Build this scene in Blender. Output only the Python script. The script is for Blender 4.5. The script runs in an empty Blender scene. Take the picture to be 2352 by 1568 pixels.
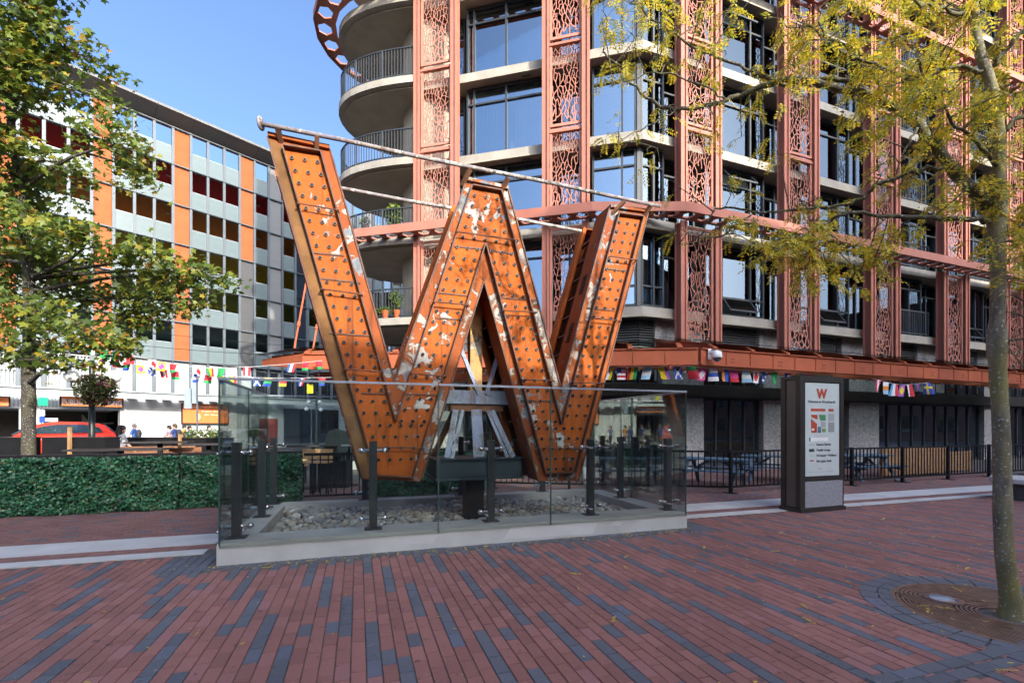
import bpy, bmesh, math, random
import numpy as np
from mathutils import Vector, Matrix, geometry as mgeo
R = math.radians
rnd = random.Random(7)
sc = bpy.context.scene
col = sc.collection

# ------------------------------------------------------------------ camera, sky, sun, exposure
EYE = 1.6
cam_d = bpy.data.cameras.new('camera'); cam = bpy.data.objects.new('camera', cam_d); col.objects.link(cam)
cam.location = (0, 0, EYE); cam.rotation_euler = (R(90), 0, 0)
cam_d.sensor_width = 36; cam_d.lens = 16.408; cam_d.shift_y = 0.0833
cam_d.clip_start = 0.05; cam_d.clip_end = 2000
sc.camera = cam
SUN_EL, SUN_AZ = 22.0, 143.9
sdir = Vector((math.sin(R(SUN_AZ)) * math.cos(R(SUN_EL)), math.cos(R(SUN_AZ)) * math.cos(R(SUN_EL)), math.sin(R(SUN_EL))))
w = bpy.data.worlds.new('World'); sc.world = w; w.use_nodes = True
wn = w.node_tree.nodes; bg = wn['Background']
sky = wn.new('ShaderNodeTexSky'); sky.sky_type = 'NISHITA'; sky.sun_disc = False
sky.sun_elevation = R(SUN_EL); sky.sun_rotation = R(SUN_AZ)
sky.altitude = 0; sky.air_density = 0.8; sky.dust_density = 7.0; sky.ozone_density = 4.6
w.node_tree.links.new(sky.outputs[0], bg.inputs[0]); bg.inputs[1].default_value = 0.15
sl = bpy.data.lights.new('sun', 'SUN'); sl.energy = 2.0; sl.angle = R(0.53); sl.color = (1, .93, .82)
so = bpy.data.objects.new('sun', sl); col.objects.link(so); so.rotation_euler = sdir.to_track_quat('Z', 'Y').to_euler()
so.location = (10, -20, 40)
sc.view_settings.view_transform = 'Standard'; sc.view_settings.look = 'None'
sc.view_settings.exposure = 1.78; sc.view_settings.gamma = 1.0; sc.view_settings.use_curve_mapping = False
sc.render.engine = 'CYCLES'
sc.cycles.max_bounces = 8; sc.cycles.transparent_max_bounces = 24; sc.cycles.caustics_reflective = False; sc.cycles.caustics_refractive = False
try:
    sc.cycles.use_denoising = True; sc.cycles.denoiser = 'OPENIMAGEDENOISE'
except Exception: pass

# ------------------------------------------------------------------ measuring helpers (photo measured on a 2352 px wide copy)
F0, CX, HY = 1072.0, 1176.0, 980.0
def at(px, py, D): return Vector(((px - CX) / F0 * D, D, EYE + (HY - py) * D / F0))
class Fr:
    """a vertical plane frame: u along, v to the right-hand side away from the viewer, z up"""
    def __init__(s, o, d):
        s.o = Vector((o[0], o[1])); s.d = Vector(d).normalized(); s.n = Vector((-s.d.y, s.d.x))
    def p(s, u, v, z): q = s.o + s.d * u + s.n * v; return Vector((q.x, q.y, z))
    def hit(s, px, py, v=0.0):
        t = Vector(((px - CX) / F0, 1.0)); D = (v + s.o.dot(s.n)) / t.dot(s.n)
        q = t * D - s.o
        return q.dot(s.d), EYE + (HY - py) * D / F0
    def hp(s, px, py, v=0.0): u, z = s.hit(px, py, v); return s.p(u, v, z)
    def mat(s, u, v, z): 
        m = Matrix.Identity(4); q = s.p(u, v, z)
        m[0][0], m[1][0] = s.d; m[0][1], m[1][1] = s.n; m[0][3], m[1][3], m[2][3] = q
        return m

# ------------------------------------------------------------------ mesh builder
class MB:
    def __init__(s): s.v = []; s.f = []; s.m = []
    def poly(s, pts, m=0):
        n = len(s.v); s.v += [tuple(p) for p in pts]; s.f.append(tuple(range(n, n + len(pts)))); s.m.append(m)
    def hexa(s, c, m=0):   # c: 4 bottom, 4 top
        n = len(s.v); s.v += [tuple(p) for p in c]
        for f in ((3, 2, 1, 0), (4, 5, 6, 7), (0, 1, 5, 4), (1, 2, 6, 5), (2, 3, 7, 6), (3, 0, 4, 7)):
            s.f.append(tuple(n + i for i in f)); s.m.append(m)
    def box(s, x0, x1, y0, y1, z0, z1, m=0):
        s.hexa([(x0, y0, z0), (x1, y0, z0), (x1, y1, z0), (x0, y1, z0), (x0, y0, z1), (x1, y0, z1), (x1, y1, z1), (x0, y1, z1)], m)
    def fbox(s, fr, u0, u1, v0, v1, z0, z1, m=0):
        s.hexa([fr.p(u0, v0, z0), fr.p(u1, v0, z0), fr.p(u1, v1, z0), fr.p(u0, v1, z0), fr.p(u0, v0, z1), fr.p(u1, v0, z1), fr.p(u1, v1, z1), fr.p(u0, v1, z1)], m)
    def bar(s, a, b, w, h=None, up=(0, 0, 1), m=0):
        a, b = Vector(a), Vector(b); h = w if h is None else h
        d = (b - a).normalized(); up = Vector(up)
        if abs(d.dot(up)) > .98: up = Vector((0, 1, 0))
        x = d.cross(up).normalized() * w / 2; y = x.normalized().cross(d).normalized() * h / 2
        s.hexa([a - x - y, a + x - y, a + x + y, a - x + y, b - x - y, b + x - y, b + x + y, b - x + y], m)
    def tube(s, pts, r, n=8, m=0, cap=True):
        pts = [Vector(p) for p in pts]; rr = r if isinstance(r, (list, tuple)) else [r] * len(pts)
        base = len(s.v); ref = None
        for i, p in enumerate(pts):
            d = (pts[min(i + 1, len(pts) - 1)] - pts[max(i - 1, 0)]).normalized()
            if ref is None:
                ref = Vector((0, 0, 1)) if abs(d.z) < .9 else Vector((1, 0, 0))
            x = d.cross(ref); x = x.normalized() if x.length > 1e-6 else d.orthogonal().normalized()
            y = x.cross(d); ref = y
            for k in range(n):
                a = 2 * math.pi * k / n
                s.v.append(tuple(p + (x * math.cos(a) + y * math.sin(a)) * rr[i]))
        for i in range(len(pts) - 1):
            for k in range(n):
                a = base + i * n + k; b = base + i * n + (k + 1) % n
                s.f.append((a, b, b + n, a + n)); s.m.append(m)
        if cap:
            s.f.append(tuple(base + k for k in range(n))[::-1]); s.m.append(m)
            e = base + (len(pts) - 1) * n
            s.f.append(tuple(e + k for k in range(n))); s.m.append(m)
    def lathe(s, c, prof, n=12, m=0, axis='z'):
        base = len(s.v); c = Vector(c)
        for (r, h) in prof:
            for k in range(n):
                a = 2 * math.pi * k / n
                o = Vector((r * math.cos(a), r * math.sin(a), h)) if axis == 'z' else (Vector((r * math.cos(a), h, r * math.sin(a))) if axis == 'y' else Vector((h, r * math.cos(a), r * math.sin(a))))
                s.v.append(tuple(c + o))
        for i in range(len(prof) - 1):
            for k in range(n):
                a = base + i * n + k; b = base + i * n + (k + 1) % n
                s.f.append((a, b, b + n, a + n)); s.m.append(m)
        s.f.append(tuple(base + k for k in range(n))[::-1]); s.m.append(m)
        e = base + (len(prof) - 1) * n; s.f.append(tuple(e + k for k in range(n))); s.m.append(m)
    def prism(s, pts, ext, m=0):
        pts = [Vector(p) for p in pts]; e = Vector(ext); n = len(pts)
        s.poly(pts[::-1], m); s.poly([p + e for p in pts], m)
        for i in range(n):
            j = (i + 1) % n; s.poly([pts[i], pts[j], pts[j] + e, pts[i] + e], m)
    def ball(s, c, r, n=10, k=6, sq=(1, 1, 1), m=0):
        prof = [(max(1e-3, r * math.sin(math.pi * i / k)), -r * math.cos(math.pi * i / k)) for i in range(k + 1)]
        b = len(s.v); s.lathe((0, 0, 0), prof, n, m)
        for i in range(b, len(s.v)):
            p = s.v[i]; s.v[i] = (c[0] + p[0] * sq[0], c[1] + p[1] * sq[1], c[2] + p[2] * sq[2])
    def mesh(s, name, mats, smooth=False):
        me = bpy.data.meshes.new(name); me.from_pydata(s.v, [], s.f)
        for x in (mats if isinstance(mats, (list, tuple)) else [mats]): me.materials.append(x)
        if any(s.m): me.polygons.foreach_set('material_index', s.m)
        bm = bmesh.new(); bm.from_mesh(me); bmesh.ops.recalc_face_normals(bm, faces=bm.faces); bm.to_mesh(me); bm.free()
        if smooth: me.polygons.foreach_set('use_smooth', [True] * len(me.polygons))
        me.update(); return me

WL = {}   # world translation of each object (translation-only trees)
def link(o, parent=None):
    col.objects.link(o)
    if parent is not None: o.parent = parent
    return o
def thing(name, label, cat, loc=(0, 0, 0), group=None, rz=0):
    o = bpy.data.objects.new(name, None); link(o); o.empty_display_size = .2
    o.location = loc; o.rotation_euler = (0, 0, rz); o['label'] = label; o['category'] = cat
    if group: o['group'] = group
    WL[o.name] = Vector(loc); return o
def tag(o, label, cat, group=None):
    o['label'] = label; o['category'] = cat
    if group: o['group'] = group
    return o
def part(name, mb, mats, parent=None, smooth=False, local=False, kind=None, label=None):
    """one mesh object; coordinates are world ones unless local"""
    me = mb if isinstance(mb, bpy.types.Mesh) else mb.mesh(name, mats, smooth)
    o = bpy.data.objects.new(name, me); link(o, parent)
    off = Vector((0, 0, 0))
    if parent is not None and not local:
        off = WL.get(parent.name, Vector((0, 0, 0))); o.location = -off
    WL[o.name] = Vector((0, 0, 0))
    if kind: o['kind'] = kind
    if label: o['label'] = label
    return o
def inst(name, me, parent, m):
    """a piece sharing mesh data, m = world matrix (parent tree translation only)"""
    o = bpy.data.objects.new(name, me); link(o, parent)
    m = m.copy()
    if parent is not None: m.translation = m.translation - WL.get(parent.name, Vector((0, 0, 0)))
    o.matrix_basis = m
    return o
def struct(name, mb, mats, parent=None, smooth=False):
    o = part(name, mb, mats, parent, smooth)
    if parent is None: o['kind'] = 'structure'
    return o
def copy_tree(o, loc, rz, label=None):
    r = o.copy(); col.objects.link(r); r.location = loc; r.rotation_euler = (0, 0, rz)
    if label: r['label'] = label
    for c in list(o.children):
        d = c.copy(); col.objects.link(d); d.parent = r
        for g in c.children:
            e = g.copy(); col.objects.link(e); e.parent = d
    return r
def text(name, s, size, mt, parent, m, bold=0.0, align='CENTER', width=None, fit=None):
    cu = bpy.data.curves.new(name, 'FONT'); cu.body = s; cu.size = size; cu.align_x = align; cu.align_y = 'CENTER'
    cu.extrude = .0015; cu.offset = bold; cu.resolution_u = 3
    cu.materials.append(mt); tmp = bpy.data.objects.new('tmp_text', cu); col.objects.link(tmp)
    me = bpy.data.meshes.new_from_object(tmp.evaluated_get(bpy.context.evaluated_depsgraph_get())); bpy.data.objects.remove(tmp)
    if fit:
        xs = [v.co.x for v in me.vertices]; m = m @ Matrix.Diagonal((fit / (max(xs) - min(xs)), 1, 1, 1))
    o = bpy.data.objects.new(name, me); link(o, parent)
    m = m.copy()
    if parent is not None: m.translation = m.translation - WL.get(parent.name, Vector((0, 0, 0)))
    o.matrix_basis = m
    return o
def tmat(fr, u, v, z):
    """text lying in the plane of a frame, read from the viewer's side"""
    m = Matrix.Identity(4); q = fr.p(u, v, z)
    m[0][0], m[1][0], m[2][0] = fr.d.x, fr.d.y, 0
    m[0][1], m[1][1], m[2][1] = 0, 0, 1
    m[0][2], m[1][2], m[2][2] = -fr.n.x, -fr.n.y, 0
    m[0][3], m[1][3], m[2][3] = q
    return m

# ------------------------------------------------------------------ materials
class NT:
    def __init__(s, name):
        s.m = bpy.data.materials.new(name); s.m.use_nodes = True; s.t = s.m.node_tree
        s.b = s.t.nodes['Principled BSDF']; s.out = s.t.nodes['Material Output']
    def n(s, ty, **k):
        x = s.t.nodes.new(ty)
        for a, b in k.items(): setattr(x, a, b)
        return x
    def l(s, a, b): s.t.links.new(a, b)
    def co(s, kind='Object', scale=None):
        tc = s.n('ShaderNodeTexCoord'); o = tc.outputs[kind]
        if scale is not None:
            mp = s.n('ShaderNodeMapping'); s.l(o, mp.inputs[0]); mp.inputs['Scale'].default_value = scale if hasattr(scale, '__len__') else (scale,) * 3
            o = mp.outputs[0]
        return o
    def noise(s, scale, det=4, co=None, rough=.55, dist=0.0):
        x = s.n('ShaderNodeTexNoise'); x.inputs['Scale'].default_value = scale; x.inputs['Detail'].default_value = det
        x.inputs['Roughness'].default_value = rough; x.inputs['Distortion'].default_value = dist
        if co is not None: s.l(co, x.inputs['Vector'])
        return x.outputs['Fac']
    def ramp(s, fac, stops, interp='LINEAR'):
        x = s.n('ShaderNodeValToRGB'); s.l(fac, x.inputs[0]); r = x.color_ramp; r.interpolation = interp
        while len(r.elements) < len(stops): r.elements.new(.5)
        for e, (p, c) in zip(r.elements, stops):
            e.position = p; e.color = (c[0], c[1], c[2], 1) if hasattr(c, '__len__') else (c, c, c, 1)
        return x.outputs[0]
    def mix(s, fac, a, b, mode='MIX'):
        x = s.n('ShaderNodeMix'); x.data_type = 'RGBA'; x.blend_type = mode
        for inp, v in ((x.inputs[0], fac), (x.inputs[6], a), (x.inputs[7], b)):
            if isinstance(v, bpy.types.NodeSocket): s.l(v, inp)
            elif hasattr(v, '__len__'): inp.default_value = (v[0], v[1], v[2], 1)
            else: inp.default_value = v
        return x.outputs[2]
    def math(s, op, a, b=0.0):
        x = s.n('ShaderNodeMath', operation=op)
        for inp, v in ((x.inputs[0], a), (x.inputs[1], b)):
            if isinstance(v, bpy.types.NodeSocket): s.l(v, inp)
            else: inp.default_value = v
        return x.outputs[0]
    def bump(s, h, st=.3, dist=.01):
        x = s.n('ShaderNodeBump'); x.inputs['Strength'].default_value = st; x.inputs['Distance'].default_value = dist
        s.l(h, x.inputs['Height']); s.l(x.outputs[0], s.b.inputs['Normal'])
    def color(s, c):
        if isinstance(c, bpy.types.NodeSocket): s.l(c, s.b.inputs['Base Color'])
        else: s.b.inputs['Base Color'].default_value = (c[0], c[1], c[2], 1)
    def set(s, rough=.6, metal=0.0, spec=.5):
        s.b.inputs['Roughness'].default_value = rough; s.b.inputs['Metallic'].default_value = metal
        s.b.inputs['Specular IOR Level'].default_value = spec
        return s.m
def sh(c, k): return tuple(min(1, x * k) for x in c)
def plain(name, c, rough=.6, metal=0.0, var=.12, scale=3.0, bump=0.0, bscale=40, spec=.5, dirt=None):
    t = NT(name); co = t.co()
    f = t.noise(scale, 5, co)
    k = t.ramp(f, [(.3, sh(c, 1 - var)), (.7, sh(c, 1 + var))])
    if dirt:
        k = t.mix(t.ramp(t.noise(scale * .35, 6, t.co('Object', (1, 1, .3))), [(.5, 0), (.68, dirt[1])]), k, dirt[0])
    t.color(k)
    if bump: t.bump(t.noise(bscale, 4, co), bump)
    return t.set(rough, metal, spec)
STEEL = plain('red_painted_steel', (.43, .17, .12), .6, spec=.2, var=.1, scale=1.2, dirt=((.20, .06, .04), .45))
STEEL_IN = plain('red_painted_screen', (.48, .2, .145), .65, spec=.2, var=.08)
FASC = plain('canopy_paint', (.42, .11, .05), .6, spec=.2, var=.12, scale=1.0, dirt=((.2, .05, .03), .5))
CONC = plain('slab_concrete', (.33, .305, .255), .8, var=.14, scale=2.0, bump=.15, dirt=((.2, .18, .15), .5))
CONC2 = plain('pale_plinth_concrete', (.5, .5, .48), .75, var=.1, scale=2.2, bump=.12, bscale=60, dirt=((.32, .31, .29), .55))
SOFFIT = plain('soffit_concrete', (.36, .32, .25), .85, var=.12, scale=1.5, bump=.1)
DARK = plain('dark_frame_metal', (.035, .042, .048), .45, var=.15)
BLACK = plain('black_paint', (.012, .012, .013), .6, var=.2, spec=.2)
BLACKW = plain('black_timber', (.022, .018, .018), .55, var=.25, scale=6)
BRONZE = plain('dark_bronze_metal', (.045, .04, .034), .38, .3, var=.12)
STAIN = plain('brushed_stainless', (.6, .6, .6), .25, 1.0, var=.08)
ALU = plain('grey_aluminium', (.1, .12, .135), .5, .2, var=.1)
GREYP = plain('pale_grey_paint', (.28, .32, .33), .5, var=.08)
WHITE = plain('white_paint', (.78, .78, .76), .6, var=.05)
WHITEW = plain('white_wall', (.46, .46, .45), .7, var=.07, scale=1.0)
DGREY = plain('dark_grey_cladding', (.06, .062, .065), .55, var=.12)
TERRA = plain('terracotta_panel', (.34, .1, .04), .85, spec=.1, var=.13, scale=1.2, dirt=((.26, .075, .035), .6))
WOOD = plain('tan_timber', (.4, .23, .11), .6, var=.25, scale=6)
WOODB = plain('brown_timber', (.22, .1, .05), .55, var=.25, scale=6)
BLUEGREY = plain('blue_grey_stain', (.09, .15, .21), .6, var=.25, scale=7)
ASPH = plain('asphalt', (.05, .05, .052), .85, var=.2, scale=9, bump=.3, bscale=120)
SIDEW = plain('pavement_concrete', (.4, .39, .36), .8, var=.12, scale=1.2, bump=.1)
MORTAR = plain('paver_joint_sand', (.115, .1, .09), .95, var=.3, scale=20)
RUSTDK = plain('rust_brown', (.17, .075, .035), .75, var=.4, scale=4, bump=.3)
LAMPG = plain('lamp_globe_white', (.85, .85, .82), .3, var=.02)

def granite():
    t = NT('speckled_granite'); co = t.co()
    v = t.noise(9, 9, co, .72, 1.6)
    k = t.ramp(v, [(.33, (.06, .06, .065)), (.44, (.28, .28, .28)), (.54, (.46, .45, .43)), (.75, (.56, .54, .5))])
    t.color(k); return t.set(.35)
GRAN = granite()
def granite_fine():
    t = NT('grey_flecked_granite'); co = t.co()
    v = t.noise(90, 3, co, .7)
    t.color(t.ramp(v, [(.35, (.12, .13, .15)), (.5, (.27, .28, .31)), (.68, (.5, .5, .52))])); return t.set(.45)
GRANF = granite_fine()

def rusty(name, base, white, blue, rust, sc_=1.0, wl=.6, bl=.66):
    """old enamel: flaked to white primer and bare blue grey metal, streaked with rust"""
    t = NT(name); co = t.co(); st = t.co('Object', (3.2, 3.2, .5)); fine = t.co('Object', (7, 7, .35))
    def shift(x, y, z):
        mp = t.n('ShaderNodeMapping'); t.l(co, mp.inputs[0]); mp.inputs['Location'].default_value = (x, y, z); return mp.outputs[0]
    big = t.ramp(t.noise(.75, 4, shift(3, 9, 1)), [(.42, 0), (.62, 1)]); big2 = t.ramp(t.noise(.7, 4, shift(8, 2, 5)), [(.44, 0), (.6, 1)])
    k = t.mix(t.ramp(t.noise(1.3, 6, co, .6), [(.3, 0), (.75, .9)]), base, (base[0] * .62, base[1] * .6, base[2] + .004))
    k = t.mix(t.ramp(t.noise(5, 8, co, .7), [(.5, 0), (.75, .35)]), k, sh(base, 1.35))
    pe = t.math('ADD', t.noise(3.0 * sc_, 9, co, .66, .7), t.math('MULTIPLY', t.math('SUBTRACT', big, .5), .16))
    k = t.mix(t.ramp(pe, [(wl - .02, 0), (wl - .005, 1)]), k, sh(rust, .8))
    k = t.mix(t.ramp(pe, [(wl, 0), (wl + .012, 1)]), k, t.mix(t.ramp(t.noise(9, 6, co), [(.35, 0), (.7, 1)]), white, sh(white, .6)))
    pb_ = t.math('ADD', t.noise(2.3 * sc_, 9, shift(7, 3, 11), .64, .8), t.math('MULTIPLY', t.math('SUBTRACT', big2, .5), .16))
    k = t.mix(t.ramp(pb_, [(bl, 0), (bl + .02, 1)]), k, t.mix(t.ramp(t.noise(12, 6, co), [(.35, 0), (.7, 1)]), blue, sh(blue, .6)))
    k = t.mix(t.ramp(t.noise(2.0, 7, st, .65), [(.5, 0), (.72, .8)]), k, rust)
    k = t.mix(t.ramp(t.noise(1.6, 7, fine, .6), [(.56, 0), (.7, .7)]), k, sh(rust, .45))
    k = t.mix(t.ramp(t.noise(26, 4, co, .7), [(.6, 0), (.7, .6)]), k, sh(rust, .5))
    t.color(k); t.bump(t.math('ADD', t.noise(14, 6, co, .65), t.math('MULTIPLY', t.ramp(pe, [(wl - .02, 1), (wl + .01, 0)]), .4)), .35, .012); return t.set(.7, 0, .15)
W_PANEL = rusty('orange_enamel', (.52, .125, .016), (.6, .58, .52), (.26, .3, .33), (.24, .075, .025), 1.0, .63, .65)
W_STRIP = rusty('flaked_orange_enamel', (.38, .1, .022), (.5, .46, .4), (.24, .27, .29), (.15, .065, .03), 1.5, .56, .6)
W_WALL = rusty('rusted_orange_side', (.36, .075, .01), (.42, .38, .32), (.2, .2, .2), (.17, .075, .035), 1.0, .7, .7)
W_EDGE = plain('rust_ridge', (.12, .05, .028), .65, var=.45, scale=7)
W_PALE = rusty('flaked_pale_blue_steel', (.36, .42, .45), (.5, .5, .48), (.3, .35, .38), (.2, .1, .05), 2.0, .62, .62)
W_POST = rusty('ochre_rusted_post', (.52, .33, .12), (.5, .46, .38), (.2, .16, .1), (.16, .085, .035), 1.6, .62, .6)
W_PIPE = rusty('pipe_flaked_white', (.3, .27, .23), (.6, .58, .53), (.12, .13, .13), (.17, .11, .07), 2.2, .5, .58)

def brick_mat(name, c, var=.3):
    t = NT(name); g = t.n('ShaderNodeNewGeometry'); oi = t.n('ShaderNodeObjectInfo')
    r = t.math('FRACT', t.math('ADD', g.outputs['Random Per Island'], oi.outputs['Random']))
    k = t.ramp(r, [(0, sh(c, 1 - var)), (.5, c), (.85, sh(c, 1 + var * .6)), (1, (c[0] * 1.15, c[1] * 1.25, c[2] * 1.5))])
    co = t.n('ShaderNodeNewGeometry').outputs['Position']
    k = t.mix(t.ramp(t.noise(230, 3, co, .7), [(.42, 0), (.62, .6)]), k, sh(c, 1.7))
    k = t.mix(t.ramp(t.noise(.9, 6, co), [(.45, 0), (.75, .35)]), k, sh(c, .55))
    k = t.mix(t.ramp(t.noise(.35, 5, co), [(.4, 0), (.7, .4)]), k, sh(c, .62))
    k = t.mix(t.ramp(t.noise(13, 2, co, .4), [(.70, 0), (.73, .55)]), k, (.03, .028, .03))
    k = t.mix(t.ramp(t.noise(19, 2, co, .4), [(.715, 0), (.735, .45)]), k, (.3, .27, .25))
    t.color(k); t.bump(t.noise(160, 3, co), .35, .004); return t.set(.72)
PAV_R = brick_mat('red_clay_paver', (.25, .108, .086))
PAV_D = brick_mat('slate_grey_paver', (.098, .104, .118), .2)
PAV_B = brick_mat('brown_paver', (.2, .1, .085))

def leafmat(name, stops, trans=.35, rough=.5):
    t = NT(name); g = t.n('ShaderNodeNewGeometry')
    k = t.ramp(g.outputs['Random Per Island'], stops)
    t.color(k); t.b.inputs['Roughness'].default_value = rough
    tr = t.n('ShaderNodeBsdfTranslucent'); t.l(k, tr.inputs[0]); mx = t.n('ShaderNodeMixShader'); mx.inputs[0].default_value = trans
    t.l(t.b.outputs[0], mx.inputs[1]); t.l(tr.outputs[0], mx.inputs[2]); t.l(mx.outputs[0], t.out.inputs[0])
    return t.m
LOCUST = leafmat('locust_leaflets', [(0, (.2, .28, .05)), (.3, (.5, .5, .06)), (.6, (.78, .62, .05)), (1, (.85, .56, .03))], .5)
MAPLE = leafmat('maple_leaves', [(0, (.05, .09, .02)), (.4, (.12, .18, .03)), (.78, (.24, .28, .035)), (.95, (.36, .28, .03)), (1, (.34, .13, .03))], .5)
HEDGE = leafmat('ivy_leaves', [(0, (.014, .06, .026)), (.45, (.026, .135, .06)), (.85, (.06, .23, .1)), (.95, (.12, .24, .08)), (1, (.14, .09, .06))], .2, .4)
PLANTG = leafmat('pot_plant_leaves', [(0, (.05, .1, .015)), (.6, (.14, .22, .03)), (1, (.3, .33, .05))], .4)
FLOWER = leafmat('basket_leaves', [(0, (.03, .06, .015)), (.55, (.13, .16, .04)), (.9, (.3, .3, .1)), (.93, (.45, .02, .2)), (1, (.5, .03, .25))], .3)
FALLEN = leafmat('fallen_leaflets', [(0, (.4, .3, .05)), (.6, (.7, .5, .04)), (1, (.45, .3, .15))], .1)

def bark(name, a, b, moss):
    t = NT(name); co = t.co('Object', (1, 1, .35)); c2 = t.co()
    k = t.ramp(t.noise(16, 6, co, .65), [(.3, a), (.7, b)])
    k = t.mix(t.ramp(t.noise(2.2, 6, t.co('Object', (1, 1, .5)), .6), [(.42, 0), (.62, .85)]), k, moss)
    k = t.mix(t.ramp(t.noise(42, 2, c2, .5), [(.64, 0), (.67, .9)]), k, (.5, .5, .46))
    t.color(k); t.bump(t.noise(30, 6, t.co('Object', (1, 1, 2.5)), .7), .6, .02); return t.set(.85)
BARK_L = bark('mossy_locust_bark', (.11, .098, .07), (.3, .265, .19), (.26, .225, .06))
BARK_B = bark('locust_limb_bark', (.05, .042, .032), (.14, .12, .085), (.13, .13, .05))
BARK_M = bark('maple_bark', (.025, .021, .018), (.075, .062, .05), (.07, .065, .035))

def window_glass(name, tint, refl=.42, spread=0.0):
    t = NT(name); oi = t.n('ShaderNodeObjectInfo')
    k = t.ramp(oi.outputs['Random'], [(0, sh(tint, .5)), (.7, tint), (1, sh(tint, 2.2 + spread))])
    t.color(k); t.b.inputs['Roughness'].default_value = .1
    gl = t.n('ShaderNodeBsdfGlossy'); gl.inputs['Roughness'].default_value = .012; gl.inputs[0].default_value = (.66, .84, 1, 1)
    bm = t.n('ShaderNodeBump'); bm.inputs['Strength'].default_value = .02; bm.inputs['Distance'].default_value = .02
    t.l(t.noise(1.3, 2, t.co()), bm.inputs['Height']); t.l(bm.outputs[0], gl.inputs['Normal'])
    lw = t.n('ShaderNodeFresnel'); lw.inputs[0].default_value = 1.5
    f = t.math('MINIMUM', t.math('ADD', t.math('MULTIPLY', lw.outputs[0], .9), refl), 1.0)
    mx = t.n('ShaderNodeMixShader'); t.l(f, mx.inputs[0]); t.l(t.b.outputs[0], mx.inputs[1]); t.l(gl.outputs[0], mx.inputs[2])
    t.l(mx.outputs[0], t.out.inputs[0]); return t.m
def seethru(name, tint, refl):
    t = NT(name); tr = t.n('ShaderNodeBsdfTransparent'); tr.inputs[0].default_value = (*tint, 1)
    gl = t.n('ShaderNodeBsdfGlossy'); gl.inputs['Roughness'].default_value = .012; gl.inputs[0].default_value = (.66, .84, 1, 1)
    bm = t.n('ShaderNodeBump'); bm.inputs['Strength'].default_value = .03; bm.inputs['Distance'].default_value = .02
    t.l(t.noise(1.3, 2, t.co()), bm.inputs['Height']); t.l(bm.outputs[0], gl.inputs['Normal'])
    lw = t.n('ShaderNodeFresnel'); lw.inputs[0].default_value = 1.5
    f = t.math('MINIMUM', t.math('ADD', t.math('MULTIPLY', lw.outputs[0], .9), refl), 1.0)
    mx = t.n('ShaderNodeMixShader'); t.l(f, mx.inputs[0]); t.l(tr.outputs[0], mx.inputs[1]); t.l(gl.outputs[0], mx.inputs[2])
    t.l(mx.outputs[0], t.out.inputs[0]); return t.m
GLASS_W = seethru('tinted_window_glass', (.6, .68, .68), .34)
GLASS_D = seethru('shaded_window_glass', (.66, .74, .73), .1)  # same panes with weaker reflection, standing in for dark buildings mirrored there
CURT = plain('curtain_cloth', (.55, .56, .52), .9, var=.06)
GLASS_S = window_glass('shopfront_glass', (.018, .02, .02), .24)
def clear_glass(name, tint, refl):
    t = NT(name); tr = t.n('ShaderNodeBsdfTransparent'); tr.inputs[0].default_value = (*tint, 1)
    gl = t.n('ShaderNodeBsdfGlossy'); gl.inputs['Roughness'].default_value = .0
    lw = t.n('ShaderNodeFresnel'); lw.inputs[0].default_value = 1.45
    f = t.math('MULTIPLY', lw.outputs[0], refl)
    mx = t.n('ShaderNodeMixShader'); t.l(f, mx.inputs[0]); t.l(tr.outputs[0], mx.inputs[1]); t.l(gl.outputs[0], mx.inputs[2])
    t.l(mx.outputs[0], t.out.inputs[0]); return t.m
GLASS_C = clear_glass('clear_balustrade_glass', (.945, .977, .962), .8)
GLASS_T = clear_glass('canopy_glass', (.72, .8, .78), .9)
GLASS_P = plain('frosted_panel_glass', (.125, .165, .17), .3, var=.06)
_cm = {}
def C(c, rough=.6, nm='painted'):
    k = (c, rough)
    if k not in _cm: _cm[k] = plain('%s_%02d' % (nm, len(_cm)), c, rough, var=.06)
    return _cm[k]
# ------------------------------------------------------------------ frames of the place
PL = Fr((-3.395, 5.36), (.95, .3127))          # planter and paving grid
L1 = Fr((-3.58, 16.975), (.970, -.2425))       # corner building, sunlit short face
L2 = Fr((4.36, 14.99), (.9365, .3507))         # corner building, long face
PK = Fr((-28.08, 31.16), (.653, .757))         # parking garage
PW, PV, PH = 6.49, 3.1, .25                    # planter length, depth, height
GRC, GRR = Vector((4.25, 3.98)), .77           # tree grate

# ------------------------------------------------------------------ ground, street, plaza bed
mb = MB(); mb.poly([(-400, -300, -.03), (400, -300, -.03), (400, 500, -.03), (-400, 500, -.03)])
struct('ground', mb, ASPH)
mb = MB(); mb.fbox(PL, -30, 45, -14, 12.6, -.3, -.010)
plaza = struct('plaza_paving', mb, MORTAR)
mb = MB(); mb.fbox(PK, -40, 40, -3.6, 6, -.3, 0.0); struct('far_sidewalk', mb, SIDEW)
mb = MB(); mb.fbox(PK, -40, 40, -3.78, -3.6, -.3, .02); struct('kerb', mb, CONC)

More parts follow.
